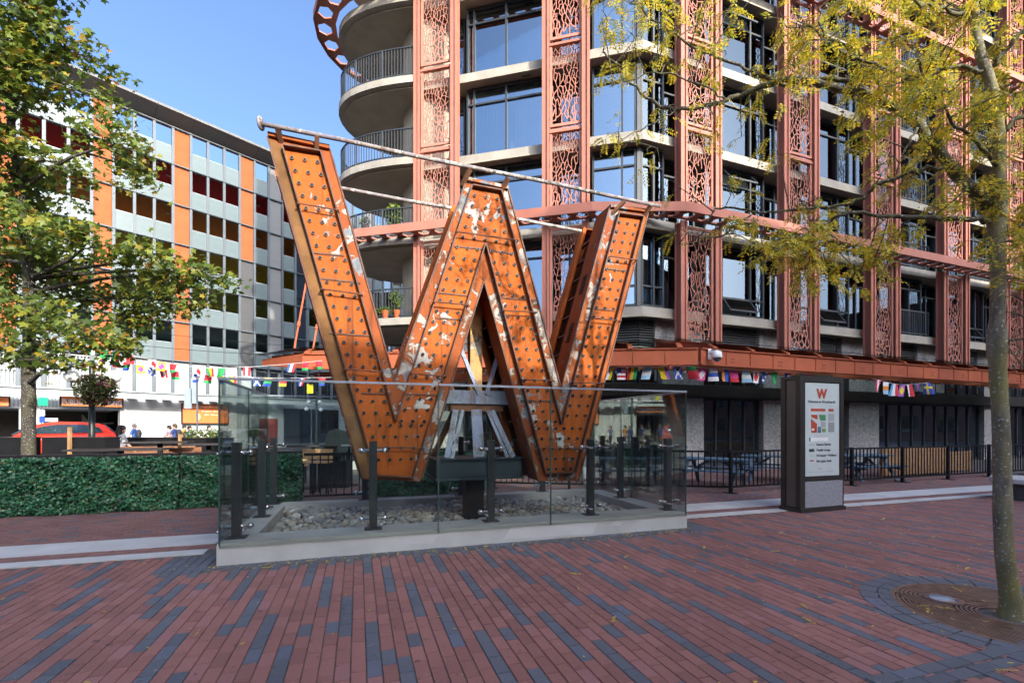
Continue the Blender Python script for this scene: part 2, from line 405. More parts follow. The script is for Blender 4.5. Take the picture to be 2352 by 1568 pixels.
# ------------------------------------------------------------------ pavers
BW, BL, GAP = .1, .222, .0032
def paver_verts(u0, u1, v0, v1, z=0.0, ch=.004):
    return [(u0, v0, -.012), (u1, v0, -.012), (u1, v1, -.012), (u0, v1, -.012),
            (u0 + ch, v0 + ch, z), (u1 - ch, v0 + ch, z), (u1 - ch, v1 - ch, z), (u0 + ch, v1 - ch, z)]
PF = ((4, 5, 6, 7), (0, 1, 5, 4), (1, 2, 6, 5), (2, 3, 7, 6), (3, 0, 4, 7))
def paver_mesh(name, w_, l_, mt):
    me = bpy.data.meshes.new(name); me.from_pydata(paver_verts(-w_ / 2, w_ / 2, -l_ / 2, l_ / 2), [], PF); me.materials.append(mt); return me
bricks = []     # u0,u1,v0,v1,dark
def in_view(u, v):
    q = PL.p(u, v, 0); return q.y > 2.0 and abs(q.x) < 1.45 * q.y + .8
nrow = int(33 / BW)
for r in range(nrow):
    u0 = -10 + r * BW
    off = (r % 2) * BL / 2 + (r * 37 % 5) * .008
    for k in range(-2, 34):
        v0 = -6.6 + k * BL + off; v1 = v0 + BL
        if v1 > .66: continue
        uc, vc = u0 + BW / 2, (v0 + v1) / 2
        if not in_view(uc, vc): continue
        if -.12 < uc < PW + .02 and v1 > -.11: continue
        q = PL.p(uc, vc, 0); dd = (Vector((q.x, q.y)) - GRC).length
        if dd < .93: continue
        if uc > 4.5 and -4.15 < vc < -4.08: continue
        dark = (r % 2 == 0) and ((k + (r // 2) * 3) % 10) < 4
        if rnd.random() < .012: dark = not dark
        if (-.5 < uc < 0 and vc > -.3) or (0 <= uc < PW + .3 and vc > -.26): dark = True
        bricks.append((u0, u0 + BW, v0, v1, dark))
for i in range(int((PW + .3) / BL) + 1):           # soldier course along the plinth
    u0 = -.24 + i * BL; bricks.append((u0, u0 + BL, -.105, -.003, True))
for i in range(30): bricks.append((4.5 + i * BL, 4.5 + i * BL + BL, -4.24, -4.14, True)); bricks.append((4.61 + i * BL, 4.61 + i * BL + BL, -4.13, -4.03, True))
bricks2 = []                                       # beyond the concrete bands, laid along the bands
for r in range(64):
    v0 = 1.9 + r * BW
    for k in range(150):
        u0 = -11 + k * BL + (r % 2) * BL / 2
        if not in_view(u0, v0): continue
        q = PL.p(u0, v0, 0)
        if -.35 < u0 + BL and u0 < PW + .1 and v0 < PV + .05: continue
        if q.y > 18: continue
        bricks2.append((u0, u0 + BL, v0, v0 + BW, rnd.random() < .12))
bricks3 = []                                       # between the two bands
for k in range(150):
    u0 = -11 + k * BL
    if in_view(u0, 1.05) and not (-.3 < u0 < PW): bricks3 += [(u0, u0 + BL, .91 + .1 * j, 1.005 + .1 * j, False) for j in range(3)]
def size_in_view(b):
    q = PL.p((b[0] + b[1]) / 2, (b[2] + b[3]) / 2, 0)
    px = CX + F0 * q.x / q.y; py = HY + F0 * EYE / q.y
    if px < 10 or px > 2340 or py > 1560: return 0
    return 1 / q.y ** 3
order = sorted(range(len(bricks)), key=lambda i: -size_in_view(bricks[i]))
near = set(i for i in order[:300] if abs(bricks[i][3] - bricks[i][2] - BL) < 1e-3)
pm = {False: paver_mesh('brick', BW - GAP, BL - GAP, PAV_R), True: paver_mesh('brick_dark', BW - GAP, BL - GAP, PAV_D)}
vs, fs, ms = [], [], []
def add_brick(b, mi):
    dz = rnd.gauss(0, .0011) + (.005 if b[2] in (-.105, -4.24, -4.13) else 0); t = rnd.gauss(0, .0008); n = len(vs)
    for (u, v, z) in paver_verts(b[0] + GAP / 2, b[1] - GAP / 2, b[2] + GAP / 2, b[3] - GAP / 2, dz):
        q = PL.p(u, v, z + (t if z > -.01 and v > b[2] + .05 else 0)); vs.append((q.x, q.y, q.z))
    for f in PF: fs.append(tuple(n + i for i in f)); ms.append(mi)
for i, b in enumerate(bricks):
    if i in near:
        m = PL.mat((b[0] + b[1]) / 2, (b[2] + b[3]) / 2, rnd.gauss(0, .0012)) @ Matrix.Rotation(rnd.gauss(0, .004), 4, 'X') @ Matrix.Rotation(rnd.gauss(0, .004), 4, 'Z')
        inst('brick', pm[b[4]], plaza, m)
    else: add_brick(b, 1 if b[4] else 0)
for b in bricks2: add_brick(b, 2 if not b[4] else 1)
for b in bricks3: add_brick(b, 2)
# curved course of dark setts round the tree grate
for k in range(30):
    a0, a1 = 2 * math.pi * k / 30 + .006, 2 * math.pi * (k + 1) / 30 - .006
    for (r0, r1) in ((GRR + .015, GRR + .125), (GRR + .13, GRR + .27)):
        n = len(vs)
        for (r, zz) in ((0, -.012), (.004, .005)):
            for (rr, aa) in ((r0 + r, a0 + r), (r1 - r, a0 + r), (r1 - r, a1 - r), (r0 + r, a1 - r)):
                vs.append((GRC.x + rr * math.cos(aa), GRC.y + rr * math.sin(aa), zz))
        for f in PF: fs.append(tuple(n + i for i in f)); ms.append(1)
me = bpy.data.meshes.new('paver_field'); me.from_pydata(vs, [], fs)
for x in (PAV_R, PAV_D, PAV_B): me.materials.append(x)
me.polygons.foreach_set('material_index', ms)
part('paver_field', me, None, plaza, kind='stuff')
for (v0, v1, z) in ((1.20, 1.88, .006), (.67, .90, .006)):
    mb = MB()
    for k in range(11):
        a = -11 + k * 3.0
        for (x0, x1) in ((a, a + 2.994),):
            if x0 < -.31 < x1: mb.fbox(PL, x0, -.31, v0, v1, -.05, z); x0 = PW + .01
            if x1 > PW and x0 < PW: x0 = PW + .01
            if x0 >= -.31 and x1 <= PW: continue
            if x1 > x0: mb.fbox(PL, x0, x1, v0, v1, -.05, z)
    struct('concrete_band', mb, CONC2, plaza)

# fallen leaves
mb = MB(); r_ = random.Random(3)
for i in range(680):
    u, v = r_.uniform(-7, 16), r_.uniform(-5.6, .55)
    if i % 3 == 0: u, v = r_.uniform(5, 11), r_.uniform(-4.5, -.5)
    if i % 7 == 0: u, v = r_.uniform(0, PW), r_.uniform(-.3, -.03)
    if i % 5 == 0: u, v = r_.uniform(-.1, PW + .2), -abs(r_.gauss(0, .09)) - .01
    if -.05 < u < PW + .05 and v > -.008: continue
    c = PL.p(u, v, .004)
    a = r_.uniform(0, 6.28); s = r_.uniform(.014, .026)
    for j in range(r_.choice((1, 1, 1, 1, 7)) ):
        cc = Vector((c.x + math.cos(a) * .018 * j, c.y + math.sin(a) * .018 * j, c.z + r_.uniform(0, .008)))
        b = a + r_.choice((-1, 1)) * 1.1 if j else a
        d = Vector((math.cos(b), math.sin(b), r_.uniform(-.05, .25))) * s; e = Vector((-math.sin(b), math.cos(b), r_.uniform(-.1, .2))) * s * .42
        mb.poly([cc - d, cc - d * .2 + e, cc + d, cc - d * .2 - e])
o = part('fallen_leaves', mb, FALLEN, kind='stuff'); tag(o, 'small yellow leaves scattered on the red brick paving', 'leaves')

# ------------------------------------------------------------------ buildings across the square, behind the viewer: they shade it
BRK = plain('brown_brick_wall', (.22, .1, .07), .8, var=.2, scale=3)
STO = plain('cream_stone_wall', (.4, .36, .29), .8, var=.12)
def back_block(x0, x1, h, y0, mt, lab):
    t = thing('brick_building', lab, 'building', (x0, y0, 0))
    mb = MB(); mb.box(x0, x1, y0 - 2.5, y0, -.1, h); mb.box(x0, x1, y0 - .001, y0 + .5, h - .5, h - .002); part('wall', mb, mt, t)
    wm = MB(); wm.box(-.7, .7, 0, .06, 0, 1.9); wmesh = wm.mesh('window', GLASS_S)
    fm = MB()
    for (a, b, c_, d) in ((-.8, -.7, -.1, 2.0), (.7, .8, -.1, 2.0), (-.7, .7, 1.9, 2.0), (-.7, .7, -.1, 0), (-.03, .03, 0, 1.9)): fm.box(a, b, 0, .12, c_, d)
    fme = fm.mesh('window_frame', STO)
    n = max(1, int((x1 - x0 - 1) / 2.9))
    for i in range(n):
        for j in range(int((h - 1.5) / 3.3)):
            x = x0 + 1.9 + i * 2.9; m = Matrix.Translation((x, y0, 1 + j * 3.3))
            inst('window', wmesh, t, m); inst('window_frame', fme, t, m)
back_block(-34, 2, 12.9, -15, BRK, 'brown brick building across the square with four rows of windows')
back_block(2.05, 23.4, 13.4, -15, STO, 'low cream stone building across the square')
back_block(23.45, 35, 24, -15, BRK, 'taller brown brick building across the square')
back_block(35.05, 45, 32, -15, STO, 'cream stone tower across the square')
back_block(45.05, 75, 27, -15.5, BRK, 'wide brown brick building at the far end of the square')

t = thing('brick_building', 'unseen low brown brick building added at the right end to darken shop glass reflections', 'building', (62, 8, 0))
mb = MB(); mb.box(62, 66, -13, 34, -.1, 16); part('wall', mb, BRK, t)  # out of view, added so the shop glass mirrors a dark wall
wm = MB(); wm.box(-.06, 0, -.7, .7, 0, 1.9); wmesh = wm.mesh('window', GLASS_S)
for i in range(14):
    for j in range(4): inst('window', wmesh, t, Matrix.Translation((62, -11 + i * 3.2, 1 + j * 3.6)))
# ------------------------------------------------------------------ corner building
bld = thing('corner_building', 'corner apartment building with red steel columns and branch patterned screens', 'building', (0, 17, 0))
SL = [5.6, 8.55, 11.45, 14.42, 17.4, 20.35, 23.3]      # slab tops
COLS1 = [(0, 1.67), (4.74, 6.32)]
COLS2 = [(1.31, 3.02), (5.98, 7.78), (10.74, 12.53), (15.54, 17.37), (20.4, 22.25), (25.2, 27.0)]
ZTOP, ZBOT = 24.0, 4.25
# column mesh per height: two flanges, web and front cover strip, local x along face, y away from viewer
def column_mesh(name, h):
    m = MB(); m.box(-.12, .12, 0, .025, 0, h); m.box(-.12, .12, .275, .3, 0, h); m.box(-.02, .02, .025, .275, 0, h)
    m.box(.055, .12, -.05, 0, 0, h); m.box(-.12, -.095, -.02, 0, 0, h)
    return m.mesh(name, STEEL)
colA = column_mesh('column', 8.45 - ZBOT); colB = column_mesh('column', 17.55 - 8.8); colC = column_mesh('column', ZTOP - 17.8)
def screen_mesh(name, W_, H_, seed, dens):
    """a panel of interlacing branches: Voronoi cells thinned upward, with a frame"""
    r = random.Random(seed); pts = []
    n = int(dens * W_ * H_); tries = 0
    while len(pts) < n and tries < n * 60:
        tries += 1
        p = Vector((r.uniform(-.1, W_ + .1), r.uniform(-.1, H_ + .1)))
        t = p.y / H_; md = .03 + .05 * r.random()
        q = Vector((p.x, p.y * (.38 + .34 * t)))
        if all((q - o_).length > md for _, o_ in pts): pts.append((p, q))
    P = [p for p, _ in pts]
    # add an outer guard ring so that every cell inside is closed
    G = P + [Vector((x, y)) for x in (-1.2, W_ / 2, W_ + 1.2) for y in (-1.2, H_ / 2, H_ + 1.2) if not (x == W_ / 2 and y == H_ / 2)]
    out = mgeo.delaunay_2d_cdt([Vector((g.x * 1.9, g.y)) for g in G], [], [], 0, 1e-6)
    V, F = out[0], out[2]; cc = []; edge = {}
    for fi, f in enumerate(F):
        a, b, c = (V[i] for i in f)
        d = 2 * (a.x * (b.y - c.y) + b.x * (c.y - a.y) + c.x * (a.y - b.y))
        if abs(d) < 1e-9: cc.append((a + b + c) / 3)
        else:
            ux = (a.length_squared * (b.y - c.y) + b.length_squared * (c.y - a.y) + c.length_squared * (a.y - b.y)) / d
            uy = (a.length_squared * (c.x - b.x) + b.length_squared * (a.x - c.x) + c.length_squared * (b.x - a.x)) / d
            cc.append(Vector((ux, uy)))
        for i in range(3): edge.setdefault(tuple(sorted((f[i], f[(i + 1) % 3]))), []).append(fi)
    m = MB()
    for e, fl in edge.items():
        if len(fl) != 2: continue
        a, b = cc[fl[0]], cc[fl[1]]; a = Vector((a.x / 1.9, a.y)); b = Vector((b.x / 1.9, b.y))
        if not (-.02 < a.x < W_ + .02 and -.02 < b.x < W_ + .02 and -.02 < a.y < H_ + .02 and -.02 < b.y < H_ + .02): continue
        if (a - b).length < .012 or r.random() < .08 + (.22 if abs(a.y - b.y) < abs(a.x - b.x) * .6 else 0): continue
        t = (a.y + b.y) / 2 / H_
        wd = (.034 * max(0, 1 - t) ** 1.5 + .011) * r.uniform(.7, 1.3)
        a3, b3 = Vector((a.x - W_ / 2, .0, a.y)), Vector((b.x - W_ / 2, .0, b.y))
        ex = (b3 - a3).normalized() * wd * .3
        m.bar(a3 - ex, b3 + ex, .012, wd, up=(1, 0, 0) if abs((b - a).y) > abs((b - a).x) else (0, 0, 1))
    fw = .09
    for (x0, x1, z0, z1) in ((-W_ / 2 - fw, -W_ / 2, -fw, H_ + fw), (W_ / 2, W_ / 2 + fw, -fw, H_ + fw), (-W_ / 2, W_ / 2, -fw, 0), (-W_ / 2, W_ / 2, H_, H_ + fw)):
        m.box(x0, x1, -.03, .03, z0, z1)
    return m.mesh(name, STEEL_IN)
SW = 1.02
scr_tall = [screen_mesh('screen', SW, 8.35 - ZBOT - .2, s, 46) for s in (11, 12)]
scr_short = [screen_mesh('screen', SW, 2.95 - .3, s, 56) for s in (21, 22, 23, 24)]
k_ = 0
for fr, cols in ((L1, COLS1), (L2, COLS2)):
    for (a, b) in cols:
        for u in (a + .12, b - .12):
            inst('column', colA, bld, fr.mat(u, 0, ZBOT)); inst('column', colB, bld, fr.mat(u, 0, 8.8)); inst('column', colC, bld, fr.mat(u, 0, 17.8))
        uc = (a + b) / 2; w_ = (b - a - .48 - .18) / SW
        def scr(me, z):
            m = fr.mat(uc, .12, z); s = Matrix.Diagonal((w_ if (k_ % 2) else -w_, 1, 1, 1)); inst('screen', me, bld, m @ s)
        scr(scr_tall[k_ % 2], ZBOT + .1)
        for i, z in enumerate((8.95, 11.85, 14.8, 17.95, 20.85)):
            k_ += 1; scr(scr_short[(k_ * 3 + i) % 4], z)
        # tie plates between the columns at every floor
        for z in (11.6, 14.55, 20.5):
            mb = MB(); mb.fbox(fr, a + .24, b - .24, .05, .2, z - .06, z + .02); part('tie_plate', mb, STEEL, bld)

# slabs, windows, louvres
SB = .45                                     # slab edge setback from the column face
u_v1 = 8.02                                  # corner vertex along L1
def line_x(fa, va, fb, vb):
    """where line v=va of frame a meets line v=vb of frame b"""
    A = np.array([[fa.d.x, -fb.d.x], [fa.d.y, -fb.d.y]]); q = (fb.o + fb.n * vb) - (fa.o + fa.n * va)
    s = np.linalg.solve(A, np.array([q.x, q.y])); p = fa.o + fa.n * va + fa.d * s[0]; return Vector((p.x, p.y))
cS = line_x(L1, SB, L2, SB); cG = line_x(L1, SB + .42, L2, SB + .42); cW = line_x(L1, SB + 2.6, L2, SB + 2.6)
def flat(fr, u, v): p = fr.p(u, v, 0); return Vector((p.x, p.y))
UE = 30.0
def ring_poly(vf, vb, z0, z1):
    cf, cb = line_x(L1, vf, L2, vf), line_x(L1, vb, L2, vb)
    pts = [flat(L1, -.1, vf), cf, flat(L2, UE, vf), flat(L2, UE, vb), cb, flat(L1, -.1, vb)]
    return [Vector((p.x, p.y, z0)) for p in pts], (0, 0, z1 - z0)
for i, z in enumerate(SL):
    mb = MB(); pts, e = ring_poly(SB, SB + 3, z - .28, z); mb.prism(pts, e); part('floor_slab', mb, CONC, bld)
    mb = MB(); pts, e = ring_poly(SB - .04, SB + .08, z - .34, z - .281); mb.prism(pts, e); part('slab_drip', mb, SOFFIT, bld)
mb = MB(); pts, e = ring_poly(SB + 2.7, SB + 6, 0, ZTOP); mb.prism(pts, e); part('core_wall', mb, C((.16, .15, .14)), bld)
mb = MB(); pts, e = ring_poly(SB, SB + 5, ZTOP, ZTOP + .3); mb.prism(pts, e); part('roof', mb, CONC, bld)
mb = MB(); pts, e = ring_poly(SB + .3, SB + 6, ZTOP + .31, 33); mb.prism(pts, e); part('upper_storeys', mb, C((.2, .19, .18)), bld)  # unseen plain storeys, added so the building shades more of the garage
mb = MB(); mb.prism([(p[0], p[1], ZTOP + .31) for p in ((-3.4, 17.5), (-6.2, 18.2), (-6.9, 19.3), (-6.2, 20.8), (-2, 22.5), (2, 22))], (0, 0, 8.6)); part('upper_storeys', mb, C((.2, .19, .18)), bld)

GV = SB + .42
wr_ = random.Random(77)
def curtain(fr, u0, u1, z0, z1, v, parent):
    mb = MB(); n = max(4, int((u1 - u0) / .06))
    for i in range(n):
        a, b = u0 + (u1 - u0) * i / n, u0 + (u1 - u0) * (i + 1) / n; va, vb = v + .03 * (i % 2), v + .03 * ((i + 1) % 2)
        mb.poly([fr.p(a, va, z0), fr.p(b, vb, z0), fr.p(b, vb, z1), fr.p(a, va, z1)])
    part('curtain', mb, CURT, parent, True)
def window(fr, u0, u1, z0, z1, mull, trans=None, low=None, vv=GV, hopper=None, vents=()):
    """frame, panes, mullions between u0 and u1; transom heights as fractions"""
    fm = MB(); fr_ = .07
    fm.fbox(fr, u0, u1, vv - .06, vv + .08, z0, z0 + fr_); fm.fbox(fr, u0, u1, vv - .06, vv + .08, z1 - fr_, z1)
    us = [u0] + [u0 + (u1 - u0) * m for m in mull] + [u1]
    for i, u in enumerate(us):
        a = u if i == 0 else (u - fr_ if i == len(us) - 1 else u - fr_ / 2)
        fm.fbox(fr, a, a + fr_, vv - .062, vv + .082, z0 + fr_, z1 - fr_)
    zs = [z0 + fr_]
    for t in ([low] if low else []) + ([trans] if trans else []):
        zt = z0 + (z1 - z0) * t; zs += [zt - .03, zt + .03]
        for i in range(len(us) - 1): fm.fbox(fr, us[i] + fr_ * (1 if i == 0 else .5), us[i + 1] - fr_ * (1 if i == len(us) - 2 else .5), vv - .055, vv + .075, zt - .03, zt + .03)
    zs.append(z1 - fr_)
    f = part('window', fm, DARK, bld); W_ = u1 - u0
    if vv == GV and W_ > .5:
        q = wr_.random()
        if q < .5: k = wr_.uniform(.12, .4); curtain(fr, u0 + .08, u0 + .08 + W_ * k, z0 + .08, z1 - .06, vv + .16, f)
        if .25 < q < .75: k = wr_.uniform(.1, .35); curtain(fr, u1 - .08 - W_ * k, u1 - .08, z0 + .08, z1 - .06, vv + .16, f)
        if q > .6 or fr is L1:
            mb = MB(); h = (z1 - z0) * wr_.choice((.12, .2, .35)); mb.fbox(fr, u0 + .08, u1 - .08, vv + .12, vv + .13, z1 - h, z1 - .06); part('blind', mb, CURT, f)
    for i in range(len(us) - 1):
        for j in range(0, len(zs), 2):
            a, b = us[i] + fr_ * (1 if i == 0 else .5), us[i + 1] - fr_ * (1 if i == len(us) - 2 else .5)
            g = MB()
            if hopper == (i, j // 2):
                p = [fr.p(a, vv - .05, zs[j + 1]), fr.p(b, vv - .05, zs[j + 1]), fr.p(b, vv - .4, zs[j] + .05), fr.p(a, vv - .4, zs[j] + .05)]
                g.prism(p, (0, 0, .02)); pane = part('pane', g, GLASS_W if fr is L1 else GLASS_D, f)
                h = MB()
                for q in range(4): h.bar(p[q], p[(q + 1) % 4], .05, .05)
                part('sash', h, DARK, f)
                k2 = MB(); k2.fbox(fr, a, b, vv + .02, vv + .03, zs[j], zs[j + 1]); part('pane', k2, BLACK, f)  # black sheet in the open sash, standing in for the dark room behind
            else:
                g.fbox(fr, a, b, vv, vv + .02, zs[j], zs[j + 1]); part('pane', g, GLASS_W if fr is L1 else GLASS_D, f)
    return f
def railing(fr, u0, u1, v, z0, h, step=.12, parent=None, side=0.0):
    t = MB(); t.fbox(fr, u0, u1, v - .03, v + .03, z0 + h - .05, z0 + h); t.fbox(fr, u0, u1, v - .02, v + .02, z0 + .08, z0 + .12)
    for u in (u0, u1 - .05): t.fbox(fr, u, u + .05, v - .028, v + .028, z0, z0 + h - .05)
    r = part('railing', t, DARK, parent)
    b = MB(); b.box(-.012, .012, -.012, .012, 0, h - .17); bm_ = b.mesh('baluster', DARK)
    n = int((u1 - u0 - .1) / step)
    for i in range(1, n):
        o = bpy.data.objects.new('baluster', bm_); link(o, r); m = fr.mat(u0 + (u1 - u0) * i / n, v, z0 + .12)
        o.matrix_basis = m if WL.get(parent.name, Vector()).length == 0 else m
    return r
def wallseg(fr, u0, u1, z0, z1, mt, v=GV, nm='infill_wall'):
    mb = MB(); mb.fbox(fr, u0, u1, v - .02, v + .2, z0, z1); return part(nm, mb, mt, bld)
HEAD = .42
# sunlit face: bay between its two column pairs
for i, z in enumerate(SL[:-1]):
    top = SL[i + 1] - .345
    window(L1, 1.75, 4.66, z + .05, top, (.1, .52), .78)
    # behind the screens
    for (a, b) in COLS1: window(L1, a + .1, b - .1, z + .05, top, (.5,), .78, vv=GV + .35)
# corner bay: two wide panes, the vertex, one narrow pane
gl1 = u_v1 + .1
def corner_u(fr, c): q = c - fr.o; return q.dot(fr.d)
for i, z in enumerate(SL[:-1]):
    top = SL[i + 1] - .345; lo = .28 if i == 0 else None
    window(L1, 6.36, corner_u(L1, cG) - .07, z + .12, top, (.68, ), .76 if i else None, lo)
    window(L2, corner_u(L2, cG) + .07, 1.28, z + .12, top, (.55,), .76 if i else None, lo)
    m = MB(); m.bar(Vector((cG.x, cG.y, z)), Vector((cG.x, cG.y, top)), .13, .13); part('corner_post', m, DARK, bld)
    m = MB(); m.prism([(p.x, p.y, z) for p in (flat(L1, 6.34, GV - .1), line_x(L1, GV - .1, L2, GV - .1), flat(L2, 1.3, GV - .1), flat(L2, 1.3, GV + .1), line_x(L1, GV + .1, L2, GV + .1), flat(L1, 6.34, GV + .1))], (0, 0, .12)); part('window_sill', m, DARK, bld)
# long face
gaps = [(COLS2[i][1], COLS2[i + 1][0]) for i in range(5)]
for gi, (a, b) in enumerate(gaps):
    for i, z in enumerate(SL[:-1]):
        top = SL[i + 1] - .345
        if gi in (2, 4) or (gi == 3 and i % 2 == 1):
            window(L2, a + .05, b - .05, z + .03, top, (.36, .7), .82)
            railing(L2, a + .12, b - .12, SB + .06, z, 1.1, parent=bld)
        else:
            window(L2, a + .05, b - .05, z + .1, top, (.28, .76), .76 if i else None, .26 if i == 0 else None, hopper=(1, 0) if i == 0 else ((1, 1) if (gi == 0 and i in (1, 3)) else None))
for (a, b) in COLS2[:5]:
    for i, z in enumerate(SL[:-1]): window(L2, a + .1, b - .1, z + .05, SL[i + 1] - .345, (.5,), .78, vv=GV + .35)
# small vents under the sunlit slabs, brackets from slabs to columns
for i, z in enumerate(SL[1:6]):
    m = MB()
    for k in range(6): m.fbox(L1, 3.9 + k * .055, 3.935 + k * .055, SB + .14, SB + .24, z - .346, z - .341)
    part('vent', m, BLACK, bld)
m = MB()
for fr, cols in ((L1, COLS1), (L2, COLS2)):
    for (a, b) in cols:
        for u in (a + .12, b - .12): m.fbox(fr, u - .06, u + .06, .3, SB + .1, SL[0] - .26, SL[0] - .04)
part('column_bracket', m, STEEL, bld)
# louvre band over the canopy
lv = MB(); lv.box(-.5, .5, -.03, .03, 0, .035); lvm = lv.mesh('louvre', DGREY)
def louvres(fr, a, b, z0, z1):
    mb = MB(); mb.fbox(fr, a, b, GV + .1, GV + .2, z0, z1); part('louvre_backing', mb, BLACK, bld)
    n = int((z1 - z0) / .085)
    for i in range(n):
        inst('louvre', lvm, bld, fr.mat((a + b) / 2, GV + .03, z0 + .02 + i * .085) @ Matrix.Rotation(R(-25), 4, 'X') @ Matrix.Diagonal((b - a, 1, 1, 1)))
louvres(L1, 6.36, corner_u(L1, cG) - .02, 4.3, 5.25); louvres(L2, corner_u(L2, cG) + .02, .95, 4.3, 5.25)
louvres(L1, 1.75, 4.66, 4.3, 5.25)
for gi, (a, b) in enumerate(gaps):
    louvres(L2, a + .05, b - (.75 if gi % 2 else .2), 4.3, 5.25)
for (a, b) in COLS2: wallseg(L2, a - .3, b + .1, 3.2, 5.3, GRAN, GV + .1, 'granite_panel')
for (a, b) in COLS1: wallseg(L1, a - .1, b + .1, 3.2, 5.3, GRAN, GV + .1, 'granite_panel')

# ---- ground floor: granite piers, shopfronts, dark beam
gf = SB + .3
for fr, cols, m0 in ((L1, COLS1, 0), (L2, COLS2, 0)):
    for (a, b) in cols:
        if fr is L2 and a == 15.54: continue        # the shopfront runs on across this bay
        w3 = (b - a + .1) / 3
        for k in range(3):
            for (z0, z1) in ((0, 2.66), (3.07, 4.3)):
                mb = MB(); mb.fbox(fr, a - .15 + w3 * k + .004, a - .15 + w3 * (k + 1) - .004, gf, gf + .6, z0, z1); part('granite_panel', mb, GRAN, bld)
def shop(fr, a, b, n):
    fm = MB(); fw = .07
    fm.fbox(fr, a, b, gf + .2, gf + .3, 0, .12); fm.fbox(fr, a, b, gf + .2, gf + .3, 2.56, 2.66); fm.fbox(fr, a, b, gf + .2, gf + .3, 3.07, 3.14); fm.fbox(fr, a, b, gf + .2, gf + .3, 4.2, 4.3)
    for i in range(n + 1):
        u = a + (b - a - fw) * i / n
        fm.fbox(fr, u, u + fw, gf + .19, gf + .31, .12, 2.56); fm.fbox(fr, u, u + fw, gf + .19, gf + .31, 3.14, 4.2)
    f = part('shopfront', fm, DARK, bld)
    for i in range(n):
        u = a + (b - a - fw) * i / n + fw; u1 = a + (b - a - fw) * (i + 1) / n
        for (z0, z1) in ((.12, 2.56), (3.14, 4.2)):
            g = MB(); g.fbox(fr, u, u1, gf + .24, gf + .26, z0, z1); part('pane', g, GLASS_S, f)
shop(L1, 1.65, 4.55, 3); shop(L1, 6.28, corner_u(L1, cG) - .06, 2); shop(L2, corner_u(L2, cG) + .06, 1.14, 1)
for gi, (a, b) in enumerate(gaps):
    if gi == 2: shop(L2, a - .03, gaps[3][1] - .17, 9)
    elif gi != 3: shop(L2, a - .03, b - .17, 4)
mb = MB()
pts, e = ring_poly(gf - .22, gf + .12, 2.67, 3.06); mb.prism(pts, e); part('dark_beam', mb, BRONZE, bld)
mb = MB(); pts, e = ring_poly(gf - .28, gf + .1, 2.62, 2.669); mb.prism(pts, e); part('beam_lip', mb, BLACK, bld)
mb = MB(); pts, e = ring_poly(gf + .1, gf + .5, 4.3, 4.36); mb.prism(pts, e); part('soffit', mb, SOFFIT, bld)
mb = MB(); mb.fbox(L1, -2.6, 1.0, -.05, .4, 0, .3); mb.fbox(L2, -2.2, 1.2, gf - .5, gf - .1, 0, .32); part('low_base_wall', mb, WHITEW, bld)

# ---- fins with hexagonal holes
def hex_cell(mb, P, s0, s1, t0, t1, z, th):
    cs, ct = (s0 + s1) / 2, (t0 + t1) / 2; rs, rt = (s1 - s0) * .36, (t1 - t0) * .3
    hx = [(cs + rs * c, ct + rt * s) for c, s in ((1, 0), (.5, 1), (-.5, 1), (-1, 0), (-.5, -1), (.5, -1))]
    ob = [(s1, ct), (s1, t1), (s0, t1), (s0, ct), (s0, t0), (s1, t0)]
    for zz in (z, z + th):
        for i in range(6):
            j = (i + 1) % 6
            mb.poly([P(*hx[i], zz), P(*ob[i], zz), P(*ob[j], zz), P(*hx[j], zz)])
    for i in range(6):
        j = (i + 1) % 6; mb.poly([P(*hx[i], z), P(*hx[j], z), P(*hx[j], z + th), P(*hx[i], z + th)])
def fin(P, S0, S1, z, cell=.62, t0=-.55, t1=.1, name='fin'):
    n = max(1, round((S1 - S0) / cell)); mb = MB()
    for i in range(n): hex_cell(mb, P, S0 + (S1 - S0) * i / n, S0 + (S1 - S0) * (i + 1) / n, t0, t1, z, .05)
    part(name, mb, STEEL, bld)
    n2 = max(1, n) ; mb = MB()
    for i in range(n2):
        a, b = S0 + (S1 - S0) * i / n2, S0 + (S1 - S0) * (i + 1) / n2
        mb.hexa([P(a, t0 - .02, z - .05), P(b, t0 - .02, z - .05), P(b, t0, z - .05), P(a, t0, z - .05), P(a, t0 - .02, z + .25), P(b, t0 - .02, z + .25), P(b, t0, z + .25), P(a, t0, z + .25)])
    part('fin_fascia', mb, STEEL, bld)
for z in (8.52, 17.62):
    PL1 = lambda s, t, zz: L1.p(s, t, zz); PL2 = lambda s, t, zz: L2.p(s, t, zz)
    fin(PL1, -2.3 if z < 10 else -.05, 6.45, z); fin(PL2, 1.15, UE, z)
    a, b = L1.p(6.45, 0, 0), L2.p(1.15, 0, 0)
    # chamfered piece round the corner bay
    def PC(s, t, zz, a0=L1.p(6.45, -.55, 0), a1=L2.p(1.15, -.55, 0), b0=L1.p(6.45, .1, 0), b1=L2.p(1.15, .1, 0)):
        k = (t + .55) / .65; o_ = a0.lerp(a1, s); i_ = b0.lerp(b1, s); q = o_.lerp(i_, k); return Vector((q.x, q.y, zz))
    fin(PC, 0.0, 1.0, z, .155)

